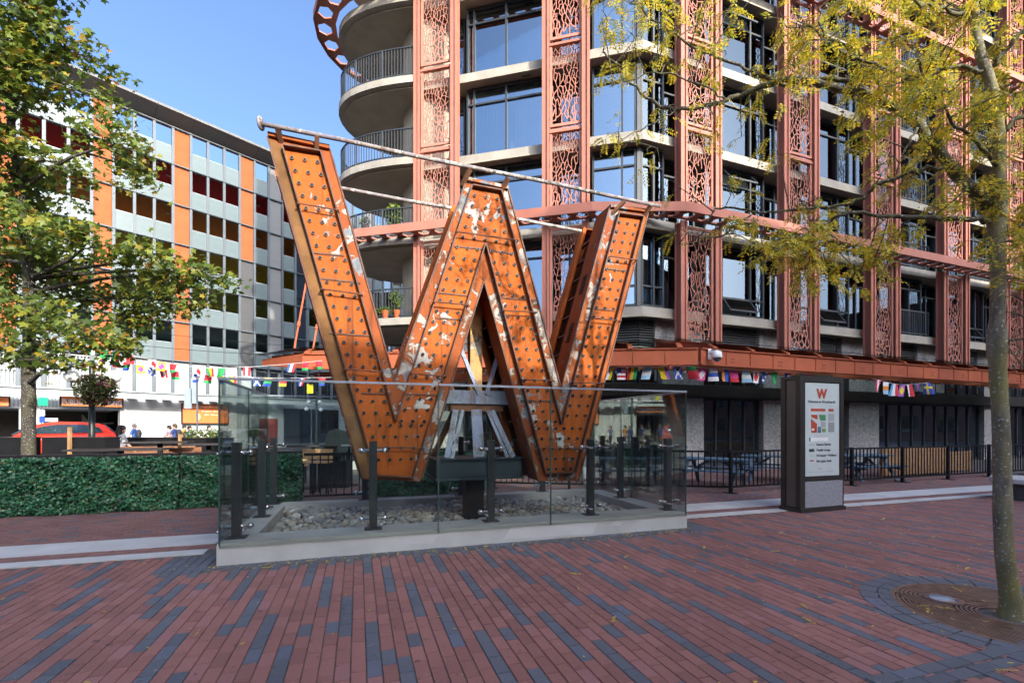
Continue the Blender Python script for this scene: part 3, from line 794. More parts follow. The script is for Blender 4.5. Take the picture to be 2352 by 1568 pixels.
# ---- rounded balconies at the tip
BC = [(-3.62, 16.99), (-4.2, 17.08), (-4.8, 17.21), (-5.3, 17.36), (-5.75, 17.54), (-6.17, 17.76), (-6.53, 18.05), (-6.82, 18.42), (-7.0, 18.85), (-7.07, 19.35), (-7.0, 19.9), (-6.8, 20.45), (-6.45, 20.95), (-5.95, 21.4), (-5.2, 21.85), (-4.2, 22.25)]
BCv = [Vector(p) for p in BC]; cum = [0]
for i in range(1, len(BCv)): cum.append(cum[-1] + (BCv[i] - BCv[i - 1]).length)
def bpt(s, off=0.0):
    s = max(0, min(cum[-1] - 1e-6, s)); i = max(k for k in range(len(cum) - 1) if cum[k] <= s)
    f = (s - cum[i]) / (cum[i + 1] - cum[i])
    def tang(j): a, b = BCv[max(0, j - 1)], BCv[min(len(BCv) - 1, j + 1)]; return (b - a).normalized()
    d = tang(i).lerp(tang(i + 1), f).normalized(); p = BCv[i].lerp(BCv[i + 1], f)
    return p + Vector((d.y, -d.x)) * -off
BS = [cum[-1] * i / 44 for i in range(45)]
def bpoly(off): return [bpt(s, off) for s in BS]
inner = [Vector((-1.5, 22.5)), Vector((-2.2, 19.5)), Vector((-3.4, 17.2))]
tip = bpt(cum[9], .5); OUT = 1 if tip.x < BCv[9].x else -1
for z in SL:
    mb = MB(); pts = bpoly(0) + inner[:2] + [Vector((-3.45, 17.05))]
    mb.prism([(p.x, p.y, z - .26) for p in pts], (0, 0, .26)); part('balcony_slab', mb, CONC, bld)
    pts = [p for p in bpoly(-.22 * OUT)] + inner
    mb = MB(); mb.prism([(p.x, p.y, z - .32) for p in pts], (0, 0, .059)); part('balcony_soffit', mb, SOFFIT, bld)
mb = MB(); mb.prism([(p.x, p.y, 0) for p in (Vector((-3.45, 17.6)), Vector((-4.3, 18.6)), Vector((-4.6, 19.6)), Vector((-4.1, 20.6)), Vector((-2, 22.5)), Vector((2, 22)), Vector((2, 19)))], (0, 0, ZTOP)); part('curved_wall', mb, SOFFIT, bld)
bb = MB(); bb.box(-.013, .013, -.013, .013, 0, .96); bal_me = bb.mesh('baluster', DARK)
for z in (SL[0], SL[1], SL[2], SL[3]):
    mb = MB()
    rail = [bpt(s, -.09 * OUT) for s in BS]
    for zz, w_ in ((z + 1.08, .06), (z + .1, .035)):
        for i in range(len(rail) - 1): mb.bar((rail[i].x, rail[i].y, zz), (rail[i + 1].x, rail[i + 1].y, zz), w_, .04)
    for i in range(0, 45, 6): mb.bar((rail[i].x, rail[i].y, z), (rail[i].x, rail[i].y, z + 1.08), .06, .06)
    rr = part('railing', mb, DARK, bld)
    nb = 74
    for i in range(1, nb):
        q = bpt(cum[-1] * i / nb, -.09 * OUT); o = bpy.data.objects.new('baluster', bal_me); link(o, rr); o.location = (q.x, q.y, z + .1)
def PR(s, t, zz): q = bpt(s, t * OUT); return Vector((q.x, q.y, zz))
fin(PR, 0.0, cum[-1], 17.6, .62, .95, .12, 'ring_fin')
# ------------------------------------------------------------------ glazed canopy round the corner
CZ0, CZ1 = 3.36, 3.80
cA = Vector((-6.3, 14.05)); cB = Vector((5.24, 13.0)); cC = Vector((25.0, 20.65))
cano = thing('canopy', 'long glass topped canopy with red steel fascia round the corner building', 'canopy', (5.24, 13, 3.4))
K1 = Fr((cA.x, cA.y), (cB - cA)); K2 = Fr((cB.x, cB.y), (cC - cB))
LK1, LK2 = (cB - cA).length, (cC - cB).length
def beam(fr, a, b, v, nm='fascia_beam'):
    mb = MB(); mb.fbox(fr, a, b, v + .02, v + .05, CZ0, CZ1 - .03); mb.fbox(fr, a, b, v - .02, v + .14, CZ0 - .03, CZ0); mb.fbox(fr, a, b, v - .03, v + .14, CZ1 - .03, CZ1)
    n = int((b - a) / .95)
    for i in range(1, n + 1): mb.fbox(fr, a + (b - a) * i / (n + 1) - .012, a + (b - a) * i / (n + 1) + .012, v, v + .02, CZ0, CZ1 - .03)
    part(nm, mb, FASC, cano)
beam(K1, 0, LK1 - .05, 0); beam(K2, .05, LK2, 0)
blt = MB(); blt.lathe((0, 0, 0), [(.014, 0), (.014, -.02)], 6, axis='y'); bltm = blt.mesh('bolt', RUSTDK)
for i in range(11):
    for (dx, dz) in ((-.05, .1), (.05, .1), (-.05, .2), (.05, .2)): inst('bolt', bltm, cano, K2.mat(1.2 + i * 1.9 + dx, .02, CZ0 + dz))
for (fr, L, us) in ((K1, LK1, [i * 1.36 + .15 for i in range(9)]), (K2, LK2, [i * 1.42 + .5 for i in range(15)])):
    for u in us:
        base = fr.p(u, .14, 0)
        # the rafter runs back to the building face
        t = 3.1 if fr is K1 else 2.55
        e = fr.p(u, t, 0)
        mb = MB()
        a0, a1 = Vector((base.x, base.y, CZ0 + .05)), Vector((e.x, e.y, 4.0))
        b0, b1 = Vector((base.x, base.y, CZ1 + .15)), Vector((e.x, e.y, 4.52))
        d = fr.d.to_3d() * .012
        mb.hexa([a0 - d, a0 + d, a1 + d, a1 - d, b0 - d, b0 + d, b1 + d, b1 - d])
        d = fr.d.to_3d() * .07
        mb.hexa([b0 - d, b0 + d, b1 + d, b1 - d] + [q + Vector((0, 0, .02)) for q in (b0 - d, b0 + d, b1 + d, b1 - d)])
        f0 = fr.p(u, -.06, 0)
        mb.hexa([Vector((f0.x, f0.y, CZ1)) - d, Vector((f0.x, f0.y, CZ1)) + d, b0 + d - Vector((0, 0, .1)), b0 - d - Vector((0, 0, .1)), Vector((f0.x, f0.y, CZ1 + .04)) - d, Vector((f0.x, f0.y, CZ1 + .04)) + d, b0 + d, b0 - d])
        part('rafter', mb, FASC, cano)
    for i in range(len(us) - 1):
        a, b = us[i] + .005, us[i + 1] - .005
        g = MB(); t = 3.1 if fr is K1 else 2.55
        pts = [fr.p(a, -.12, CZ1 + .175), fr.p(b, -.12, CZ1 + .175), fr.p(b, t, 4.6), fr.p(a, t, 4.6)]
        g.prism(pts, (0, 0, .018)); part('canopy_glass', g, GLASS_T, cano)
KT = Fr((-8.2, 15.3), (cA - Vector((-8.2, 15.3)))); LT = (cA - Vector((-8.2, 15.3))).length
mb = MB(); mb.hexa([KT.p(0, 0, 3.62), KT.p(LT, 0, CZ0), KT.p(LT, .05, CZ0), KT.p(0, .05, 3.62), KT.p(0, 0, 3.8), KT.p(LT, 0, CZ1), KT.p(LT, .05, CZ1), KT.p(0, .05, 3.8)]); part('fascia_beam', mb, FASC, cano)
mb = MB(); mb.fbox(K1, -1.2, LK1 * .6, 2.9, 3.0, 3.2, 3.6); part('back_beam', mb, FASC, cano)
for k in range(4):
    mb = MB(); mb.hexa([KT.p(.4 + k * .6, .1, 3.72), KT.p(.46 + k * .6, .1, 3.72), KT.p(1.3 + k * .6, 2.4, 4.0), KT.p(1.24 + k * .6, 2.4, 4.0), KT.p(.4 + k * .6, .1, 3.9), KT.p(.46 + k * .6, .1, 3.9), KT.p(1.3 + k * .6, 2.4, 4.2), KT.p(1.24 + k * .6, 2.4, 4.2)]); part('rafter', mb, FASC, cano)
g = MB(); g.prism([KT.p(-.5, -.2, 3.95), KT.p(LT, -.1, 3.95), KT.p(LT + .6, 3.2, 4.3), KT.p(.9, 3.0, 4.3), KT.p(-.3, 1.4, 4.1)], (0, 0, .018)); part('canopy_glass', g, GLASS_T, cano)
for fr, L in ((K1, LK1), (K2, LK2)):
    mb = MB(); mb.fbox(fr, .2, L - .3, 1.5, 1.62, 3.4, 3.62); part('purlin', mb, FASC, cano)
# tie rods of the canopy tip
for (p0, p1) in (((676, 800, 15.2), (706, 632, 16.6)), ((718, 806, 15.0), (748, 640, 16.6))):
    mb = MB(); a, b = at(*p0), at(*p1); mb.tube([a, b + (b - a) * 1.3], .03, 6); mb.tube([a.lerp(b, .28), a.lerp(b, .34)], .055, 6); part('tie_rod', mb, FASC, cano)
# security camera on the fascia
scam = thing('security_camera', 'white dome security camera under the red canopy fascia', 'camera', tuple(K2.p(.35, -.3, 3.45)))
c0 = K2.p(.35, -.26, 3.5); cc_ = K2.p(.35, -.015, 3.6)
mb = MB(); mb.fbox(K2, .24, .34, -.06, -.04, 3.48, 3.78); mb.bar(K2.p(.29, -.05, 3.7), c0 + Vector((0, 0, .18)), .07, .07); part('bracket', mb, WHITE, scam)
mb = MB(); mb.lathe(c0, [(.05, .2), (.12, .17), (.135, .02), (.12, 0)], 14); part('housing', mb, WHITE, scam, True)
mb = MB(); mb.ball(c0 - Vector((0, 0, .005)), .105, 12, 8); part('dome', mb, GLASS_S, scam, True)
# light bulbs hung below the canopy
fest = thing('festoon_lights', 'string of clear light bulbs hanging under the canopy', 'string lights', tuple(K2.p(0, .3, 3.2)))
mb = MB(); bulbs = MB()
for fr, L, v in ((K1, LK1, .35), (K2, LK2, .45)):
    n = int(L / .62); P = []
    for i in range(n * 4 + 1):
        u = L * i / (n * 4); P.append(fr.p(u, v, 3.3 - .07 * abs(math.sin(math.pi * u / 2.48))))
    mb.tube(P, .007, 4)
    for i in range(2, n * 4, 4): bulbs.ball(P[i] - Vector((0, 0, .06)), .032, 8, 6, (1, 1, 1.3)); 
part('wire', mb, BLACK, fest)
part('bulb', bulbs, LAMPG, fest, True, kind='stuff')

# ------------------------------------------------------------------ planter, stones, glass balustrade
pl = thing('planter', 'low pale concrete planter with river stones around the big letter', 'planter', tuple(PL.p(PW / 2, PV / 2, 0)))
mb = MB()
FW, BWl, SWl = .5, .34, .34
mb.fbox(PL, 0, PW, 0, FW, -.05, PH - .02); mb.fbox(PL, .0, PW, .03, FW, PH - .02, PH)
part('front_wall', mb, CONC2, pl)
for (u0, u1, z0, z1) in ((2.05, 2.55, .07, .2), (3.45, 4.9, .03, .215), (5.1, 5.35, .12, .2)):
    mb = MB(); mb.prism([PL.p(u0, -.0015, z0 + .02), PL.p(u1 - .08, -.0015, z0), PL.p(u1, -.0015, z1 - .03), PL.p(u0 + .12, -.0015, z1)], PL.n.to_3d() * .0014); part('paint_patch', mb, C((.56, .56, .55), .7, 'patch_paint'), pl)
mb = MB(); mb.fbox(PL, 0, PW, PV - BWl, PV, -.05, PH); part('back_wall', mb, CONC2, pl)
mb = MB(); mb.fbox(PL, 0, SWl, FW + .002, PV - BWl - .002, -.05, PH - .002); part('side_wall', mb, CONC2, pl)
mb = MB(); mb.fbox(PL, PW - SWl, PW, FW + .002, PV - BWl - .002, -.05, PH - .002); part('side_wall', mb, CONC2, pl)
bed = thing('stone_bed', 'grey and tan river stones filling the planter', 'stones', tuple(PL.p(PW / 2, PV / 2, 0)))
mb = MB(); mb.fbox(PL, SWl, PW - SWl, FW, PV - BWl, -.02, .07); part('soil', mb, MORTAR, bed)
def stone_mat():
    t = NT('river_stone'); oi = t.n('ShaderNodeObjectInfo'); g = t.n('ShaderNodeNewGeometry')
    r = t.math('FRACT', t.math('ADD', oi.outputs['Random'], g.outputs['Random Per Island']))
    k = t.ramp(r, [(0, (.2, .2, .2)), (.3, (.38, .37, .35)), (.6, (.5, .42, .31)), (.8, (.16, .16, .17)), (1, (.68, .66, .62))])
    k = t.mix(t.ramp(t.noise(30, 4, t.co()), [(.4, 0), (.7, .4)]), k, (.15, .14, .12)); t.color(k); return t.set(.6)
STONE = stone_mat()
def stone_mesh(seed):
    r = random.Random(seed); bm = bmesh.new(); bmesh.ops.create_icosphere(bm, subdivisions=2, radius=1)
    a = [Vector((r.uniform(-1, 1), r.uniform(-1, 1), r.uniform(-1, 1))).normalized() for _ in range(3)]
    for v in bm.verts:
        k = 1 + sum(.1 * max(-.6, v.co.dot(x)) for x in a); v.co = Vector((v.co.x * k, v.co.y * k * .8, v.co.z * k * .55))
    me = bpy.data.meshes.new('stone'); bm.to_mesh(me); bm.free(); me.materials.append(STONE)
    me.polygons.foreach_set('use_smooth', [True] * len(me.polygons)); return me
stm = [stone_mesh(i) for i in range(6)]
r_ = random.Random(5); pts = []
def near_pole(u, v): return abs(u - 3.38) < .24 and abs(v - 1.5) < .24
for i in range(9000):
    u, v = r_.uniform(SWl + .04, PW - SWl - .04), r_.uniform(FW + .04, PV - BWl - .04)
    s = r_.choice((.045, .055, .065, .075, .09))
    if near_pole(u, v): continue
    if all((u - a) ** 2 + (v - b) ** 2 > ((s + c) * .72) ** 2 for a, b, c in pts[-1500:]): pts.append((u, v, s))
hump = lambda u, v: .085 + .035 * math.sin(u * 2.1) * math.sin(v * 3) + .05 * max(0, v - .6) / 2
pts.sort(key=lambda p: p[1])
small = MB()
for i, (u, v, s) in enumerate(pts):
    q = PL.p(u, v, hump(u, v)); m = Matrix.Translation(q) @ Matrix.Rotation(r_.uniform(0, 6.28), 4, 'Z') @ Matrix.Rotation(r_.uniform(-.4, .4), 4, 'X') @ Matrix.Diagonal((s, s, s, 1))
    me = stm[r_.randrange(6)]
    if i < 300: inst('stone', me, bed, m)
    else:
        n = len(small.v); small.v += [tuple(m @ x.co) for x in me.vertices]; small.f += [tuple(n + k for k in p.vertices) for p in me.polygons]; small.m += [0] * len(me.polygons)
part('stone_layer', small, STONE, bed, True, kind='stuff')

gb = thing('glass_balustrade', 'frameless glass balustrade on dark posts around the big letter', 'balustrade', tuple(PL.p(PW / 2, 0, PH)))
GT = 2.14
EDGEM = plain('green_glass_edge', (.06, .13, .11), .2, var=.1)
RAILM = plain('satin_rail', (.36, .4, .45), .35, .4, var=.05)
def pane(u0, v0, u1, v1):
    a, b = PL.p(u0, v0, 0), PL.p(u1, v1, 0); d = (b - a).normalized(); n = Vector((-d.y, d.x, 0)) * .006; g = MB()
    g.hexa([p + Vector((0, 0, z)) for z in (PH - .045, GT) for p in (a - n, b - n, b + n, a + n)])
    part('glass_pane', g, GLASS_C, gb)
    for p in (a, b):
        g = MB(); q = d.to_3d() * .004 if len(d) == 2 else Vector((d.x, d.y, 0)) * .004; g.hexa([x + Vector((0, 0, z)) for z in (PH - .044, GT - .001) for x in (p - n * .98 - q, p - n * .98 + q, p + n * .98 + q, p + n * .98 - q)]); part('glass_edge', g, EDGEM, gb)
    c = MB(); n2 = n * 3; c.hexa([p + Vector((0, 0, z)) for z in (GT + .001, GT + .028) for p in (a - n2, b - n2, b + n2, a + n2)]); part('top_rail', c, RAILM, gb)
GI = -.012
ss = [.03, 2.55, 4.15, PW - .02]
for i in range(3): pane(ss[i] + .006, GI, ss[i + 1] - .006, GI)
for i in range(3): pane(ss[i] + .006, PV - .02, ss[i + 1] - .006, PV - .02)
pane(.02, .02, .02, 1.56); pane(.02, 1.575, .02, PV - .05); pane(PW - .01, .02, PW - .01, 1.56); pane(PW - .01, 1.575, PW - .01, PV - .05)
def post(u, v, dv, h=1.16, du=0):
    mb = MB(); mb.fbox(PL, u - .05, u + .05, v - .04, v + .04, PH + .012, PH + h); p = part('post', mb, DARK, gb)
    mb = MB(); mb.fbox(PL, u - .11, u + .11, v - .09, v + .09, PH, PH + .012); part('base_plate', mb, DARK, p)
    for z in (PH + .14, PH + h - .12):
        mb = MB(); mb.tube([PL.p(u - .15, v, z), PL.p(u + .15, v, z)], .022, 8)
        for s in (-1, 1):
            if du == 0: mb.tube([PL.p(u + s * .13, v, z), PL.p(u + s * .13, dv, z)], .014, 8); mb.ball(PL.p(u + s * .15, v, z), .04, 10, 6)
        if du: mb.tube([PL.p(u, v, z), PL.p(du, v, z)], .014, 8); mb.ball(PL.p(u + .07, v, z), .04, 10, 6)
        part('glass_clamp', mb, STAIN, p, True)
vf = .3
for px in (533, 857, 1127, 1356, 1552):
    u, _ = PL.hit(px, 1100, vf); post(min(max(u, .14), PW - .14), vf, GI)
for px in (592, 838, 1058, 1246, 1411):
    u, _ = PL.hit(px, 1100, PV - .17); post(min(max(u, .14), PW - .14), PV - .17, PV - .02)
post(PW - .17, 1.7, 0, du=PW - .01); post(.17, 1.7, 0, du=.02)

# ------------------------------------------------------------------ the great letter
VF, VB = .85, 2.02
def wp(px, py, v=VF): return PL.hp(px, py, v)
OUTL = [(616, 315), (757, 345), (906, 881), (1072, 417), (1166, 437), (1288.5, 899), (1400.5, 478), (1486.7, 490), (1326.6, 1104), (1238, 1104), (1111.5, 638), (964, 1105), (832.6, 1099)]
RIDG = [(650, 339), (737.3, 353.7), (908.7, 967), (1082.6, 429.6), (1149, 441.7), (1287, 975), (1417, 493), (1473, 500.7), (1318, 1084), (1250, 1086), (1112.9, 561), (946.8, 1094.8), (863, 1090)]
sign = thing('letter_sign', 'huge rusty orange letter W with rows of empty bulb sockets', 'sign', tuple(PL.p(3.3, 1.4, .8)))
nv = PL.n.to_3d()
O3 = [wp(*p) for p in OUTL]; R3 = [wp(*p, VF) for p in RIDG]
mb = MB(); mb.prism(O3, nv * .04); part('front_plate', mb, W_STRIP, sign)
mb = MB(); mb.prism([p - nv * .008 for p in R3], nv * .0079); part('bulb_panel', mb, W_PANEL, sign)
mb = MB(); mb.prism([p + nv * (VB - VF) for p in O3], nv * .04); part('back_plate', mb, W_WALL, sign)
for i in range(13):
    a, b = R3[i], R3[(i + 1) % 13]
    mb = MB(); d = (b - a).normalized() * .006
    mb.bar(a - nv * .045 + d, b - nv * .045 - d, .018, .09, up=nv); part('ridge', mb, W_EDGE, sign)
# the outer left margin has rusted brown, the lower margins too
for (o0, o1, r1, r0, mt, nm) in ((0, 12, 12, 0, plain('olive_rust', (.2, .1, .04), .8, var=.4, scale=2.5, bump=.2, spec=.15, dirt=((.35, .32, .27), .4)), 'edge_plate'), (7, 8, 8, 7, W_PANEL, 'edge_plate')):
    mb = MB(); q = [O3[o0], O3[o1], R3[r1], R3[r0]]; mb.prism([p - nv * .005 for p in q], nv * .0049); part(nm, mb, mt, sign)
# side walls: a front box, open gap with rungs, a back box
n13 = len(O3)
def inset(i, v0, v1, shrink):
    a, b = O3[i], O3[(i + 1) % n13]
    return [a + nv * v0, b + nv * v0, b + nv * v1, a + nv * v1]
cen = lambda pts: sum(pts, Vector()) / len(pts)
for i in range(n13):
    a, b = O3[i], O3[(i + 1) % n13]; L = (b - a).length
    e = (b - a).normalized(); inn = nv.cross(e)      # one of the in-plane normals
    # find inward side: test small step inside polygon in (u,z)
    def inside(p):
        u = (p.to_2d() - PL.o).dot(PL.d); z = p.z; c = False
        P = [((q.to_2d() - PL.o).dot(PL.d), q.z) for q in O3]
        for k in range(n13):
            (x1, y1), (x2, y2) = P[k], P[(k + 1) % n13]
            if (y1 > z) != (y2 > z) and u < (x2 - x1) * (z - y1) / (y2 - y1) + x1: c = not c
        return c
    if not inside((a + b) / 2 + inn * .02): inn = -inn
    for (v0, v1) in ((.041, .52), (.86, VB - VF - .001)):
        mb = MB(); p = inset(i, v0, v1, 0); q = [x + inn * .012 for x in p]
        mb.hexa(p + q); part('side_wall', mb, W_WALL if v0 < .5 else W_PANEL, sign)
    if L > 1:
        mb = MB(); p = [x + inn * .16 for x in inset(i, .1, 1.1, 0)]; mb.hexa(p + [x + inn * .01 for x in p]); part('inner_wall', mb, RUSTDK, sign)
        n = int(L / .33)
        for k in range(1, n):
            c = a.lerp(b, k / n); mb = MB(); mb.bar(c + nv * .45 + inn * .03, c + nv * .92 + inn * .03, .05, .03, up=e); part('rung', mb, W_EDGE, sign)
        mb = MB(); mb.bar(a + nv * .87 - inn * .035, b + nv * .87 - inn * .035, .05, .06, up=nv); part('edge_angle', mb, W_PANEL, sign)
        mb = MB(); mb.bar(a + nv * .005 - inn * .012, b + nv * .005 - inn * .012, .02, .05, up=nv); part('edge_angle', mb, W_EDGE, sign)
# panel seams and louvres on the fourth stroke's side
def on_edge(i, t, v): a, b = O3[i], O3[(i + 1) % n13]; return a.lerp(b, t) + nv * v
for t0 in (.45, .72):
    for k in range(7):
        c0, c1 = on_edge(5, 1 - t0 + .014 * k, .2), on_edge(5, 1 - t0 + .014 * k + .006, .34)
        mb = MB(); mb.bar(on_edge(5, 1 - t0 + .016 * k, .2), on_edge(5, 1 - t0 + .016 * k, .34), .02, .03); part('vent_slit', mb, BLACK, sign)
# sockets
sk = MB(); sk.lathe((0, 0, 0), [(.028, 0), (.028, -.05), (.017, -.05), (.017, -.02)], 12, axis='y')
sk.v = [v for v in sk.v]; skm = sk.mesh('bulb_socket', C((.2, .15, .11), .5, 'socket'))
cp = MB(); cp.lathe((0, 0, 0), [(.0165, -.022), (.0165, -.021)], 10, axis='y')
hole = MB(); hole.lathe((0, 0, 0), [(.02, -.0502), (.02, -.0512)], 10, axis='y')
so_ = MB(); so_.lathe((0, 0, 0), [(.027, 0), (.025, -.022)], 12, axis='y', m=0); so_.lathe((0, 0, 0), [(.0195, -.0221), (.0195, -.0235)], 10, axis='y', m=1)
skm = so_.mesh('bulb_socket', [C((.13, .09, .065), .5, 'socket'), BLACK])
def Rz(i): return R3[i]
strokes = [(R3[0], R3[1], R3[12], R3[11], 27, None), (R3[3], R3[4], R3[12], R3[11], 24, None), (R3[3], R3[4], R3[9], R3[8], 24, None), (R3[6], R3[7], R3[9], R3[8], 22, None)]
lines = {}
def lerp_at_z(a, b, z): t = (a.z - z) / (a.z - b.z); return a.lerp(b, t)
sk_pos = []
def row(z, La, Lb, n, sl=.02):
    a, b = lerp_at_z(*La, z), lerp_at_z(*Lb, z)
    for k in range(n):
        t = (.5 + k) / n if n > 3 else (.14, .5, .86)[k] if n == 3 else (.5 + k) / n
        p = a.lerp(b, .03 + t * .94); sk_pos.append(p)
zt = [R3[0].z, R3[3].z, R3[6].z]; zV1, zV2, zA = R3[2].z, R3[5].z, R3[10].z
dz = .165
LL = lambda i, j: (R3[i], R3[j])
z = zt[0] - .13
while z > zV1 + .0: row(z, LL(0, 12), LL(1, 2), 3); z -= dz
z = zt[1] - .13
while z > zA + .05: row(z, LL(3, 2), LL(4, 5), 3 if z > zA + .5 else 4 if z > zA + .25 else 5); z -= dz
while z > zV1: 
    row(z, LL(3, 2), LL(10, 11), 3)
    if z > zV2: row(z, LL(10, 9), LL(4, 5), 3)
    z -= dz
z = zt[2] - .13
while z > zV2: row(z, LL(6, 5), LL(7, 8), 3); z -= dz
z = zV1 - .06
for n_ in (6, 5, 4, 4, 4):
    if z > R3[12].z + .06: row(z, LL(0, 12), LL(10, 11), n_); z -= dz
z = zV2 - .06
for n_ in (6, 5, 5, 4, 4):
    if z > R3[9].z + .06: row(z, LL(10, 9), LL(7, 8), n_); z -= dz
z = zV1 - .0
r_ = random.Random(9)
for p in sk_pos[:300]:
    q = p - nv * .008; m = Matrix.Identity(4); m[0][0], m[1][0] = PL.d; m[0][1], m[1][1] = PL.n; m.translation = q
    inst('bulb_socket', skm, sign, m @ Matrix.Rotation(r_.gauss(0, .05), 4, 'X'))
# thin rods across the face
for (a, b) in (((682.5, 466.5), (777.6, 482.6)), ((735.7, 663), (832.4, 676)), ((790, 847), (881, 854.5)), ((865, 1026), (974.7, 1029)), ((996, 693), (1076.6, 700.5)), ((944, 857.5), (1026, 864)),
               ((1051, 532.5), (1191.6, 552)), ((1153.8, 712.6), (1234, 717)), ((1198, 871), (1274, 874)), ((1402, 588.5), (1464, 597.6)), ((1362.6, 730.7), (1427.7, 736.8)), ((1315.5, 878.5), (1388.5, 880)), ((1234, 1027.7), (1347, 1030))):
    p, q = wp(*a, VF - .12), wp(*b, VF - .12); mb = MB(); mb.tube([p + nv * .1, p, q, q + nv * .1], .011, 6); part('rod', mb, W_EDGE, sign)
# plate seams
for (a, b) in (((713, 581), (790, 588)), ((757, 765), (850, 772)), ((1043, 566), (1110, 573)), ((1116, 574), (1180, 584)), ((1000, 730), (1064, 735)), ((1383, 617), (1437, 623)), ((735, 640), (828, 650)), ((1000, 672), (1075, 680)), ((1150, 684), (1222, 690)), ((1347, 707), (1410, 714)), ((1195, 920), (1275, 921)), ((830, 903), (900, 905)), ((930, 905), (1012, 907))):
    p, q = wp(*a), wp(*b); mb = MB(); mb.bar(p - nv * .012, q - nv * .012, .02, .02, up=nv); part('seam', mb, W_EDGE, sign)
# caps, brackets and pipes
for (i, j) in ((0, 1), (3, 4), (6, 7)):
    a, b = O3[i], O3[j]; mb = MB(); up = Vector((0, 0, .05)); mb.hexa([a - nv * .05, b - nv * .05, b + nv * .5, a + nv * .5, a - nv * .05 + up, b - nv * .05 + up, b + nv * .5 + up, a + nv * .5 + up]); part('top_cap', mb, W_STRIP, sign)
pz = 5.72
u0, z0 = PL.hit(597, 284, .72); u1, z1 = PL.hit(1516, 473, .72)
for v_ in (.72, VB + .1):
    mb = MB(); mb.tube([PL.p(u0 + (u1 - u0) * k / 6, v_, z0 + (z1 - z0) * k / 6 + .01 * math.sin(k * 2)) for k in range(7)], .03, 10); mb.lathe(PL.p(u0, v_, z0), [(.085, -.0), (.085, .02)], 12, axis='x'); part('pipe', mb, W_PIPE, sign, True)
for (a, b) in (((637, 293), (647, 328)), ((728, 312), (727, 350)), ((1080, 388), (1062, 425)), ((1168, 408), (1150, 440)), ((1435, 462), (1405, 492)), ((1495, 472), (1478, 498))):
    for dv in (0, VB - VF - .1):
        ua, za = PL.hit(*a, .72); ub, zb = PL.hit(*b, VF)
        mb = MB(); mb.bar(PL.p(ua, .72 + dv + (.17 if dv else 0), za), PL.p(ub, VF + .02 + dv, zb), .06, .05); part('pipe_bracket', mb, RUSTDK, sign)

# ------------------------------------------------------------------ pedestal that carries the letter
ped = thing('steel_pedestal', 'peeling pale blue steel trestle on a black box holding up the letter', 'pedestal', tuple(PL.p(3.38, 1.5, .1)))
uc, vc = 3.38, 1.5
mb = MB(); mb.fbox(PL, uc - .15, uc + .15, vc - .15, vc + .15, .05, .72); part('pole', mb, BLACK, ped)
mb = MB(); mb.fbox(PL, uc - .72, uc + .76, vc - .45, vc + .45, .76, .79); mb.fbox(PL, uc - .72, uc + .76, vc - .45, vc + .45, 1.08, 1.1)
mb.fbox(PL, uc - .68, uc + .72, vc - .40, vc + .40, .79, 1.08); part('base_box', mb, C((.03, .05, .06), .4, 'blue_black_paint'), ped)
mb = MB(); mb.fbox(PL, uc - .5, uc + .62, vc - .14, vc + .14, 1.98, 2.2); part('cross_beam', mb, W_PALE, ped)
mb = MB(); mb.fbox(PL, uc - .4, uc + .5, vc - .1, vc + .1, 1.86, 1.977); part('under_beam', mb, RUSTDK, ped)
mb = MB(); mb.fbox(PL, uc - .07, uc + .13, vc - .1, vc + .1, 2.2, 3.7); part('rusty_post', mb, W_POST, ped)
for (du0, dv0, du1, dv1, w_) in ((-.32, -.12, -.5, -.34, .09), (-.2, -.12, -.42, -.35, .05), (.03, -.12, .03, -.3, .17), (.22, -.12, .5, -.34, .05), (.3, -.12, .6, -.34, .08), (-.3, .12, -.62, .3, .09), (.28, .12, .6, .3, .09)):
    mb = MB(); mb.bar(PL.p(uc + du0, vc + dv0, 1.87), PL.p(uc + du1, vc + dv1, 1.1), w_, w_ * .8, up=(0, 1, 0)); part('leg', mb, W_PALE if dv0 < 0 else RUSTDK, ped)
for (a, b, v) in (((1058, 800), (1100, 905), 1.36), ((1147, 806), (1117, 905), 1.36)):
    mb = MB(); mb.bar(PL.hp(*a, v), PL.hp(*b, v), .06, .06); part('brace', mb, W_PALE, ped)
for (du0, z0, du1, z1) in ((-.3, 2.22, -.55, 3.0), (.4, 2.22, .62, 2.9)):
    mb = MB(); mb.bar(PL.p(uc + du0, vc + .25, z0), PL.p(uc + du1, vc + .4, z1), .07, .05); part('brace', mb, RUSTDK, ped)
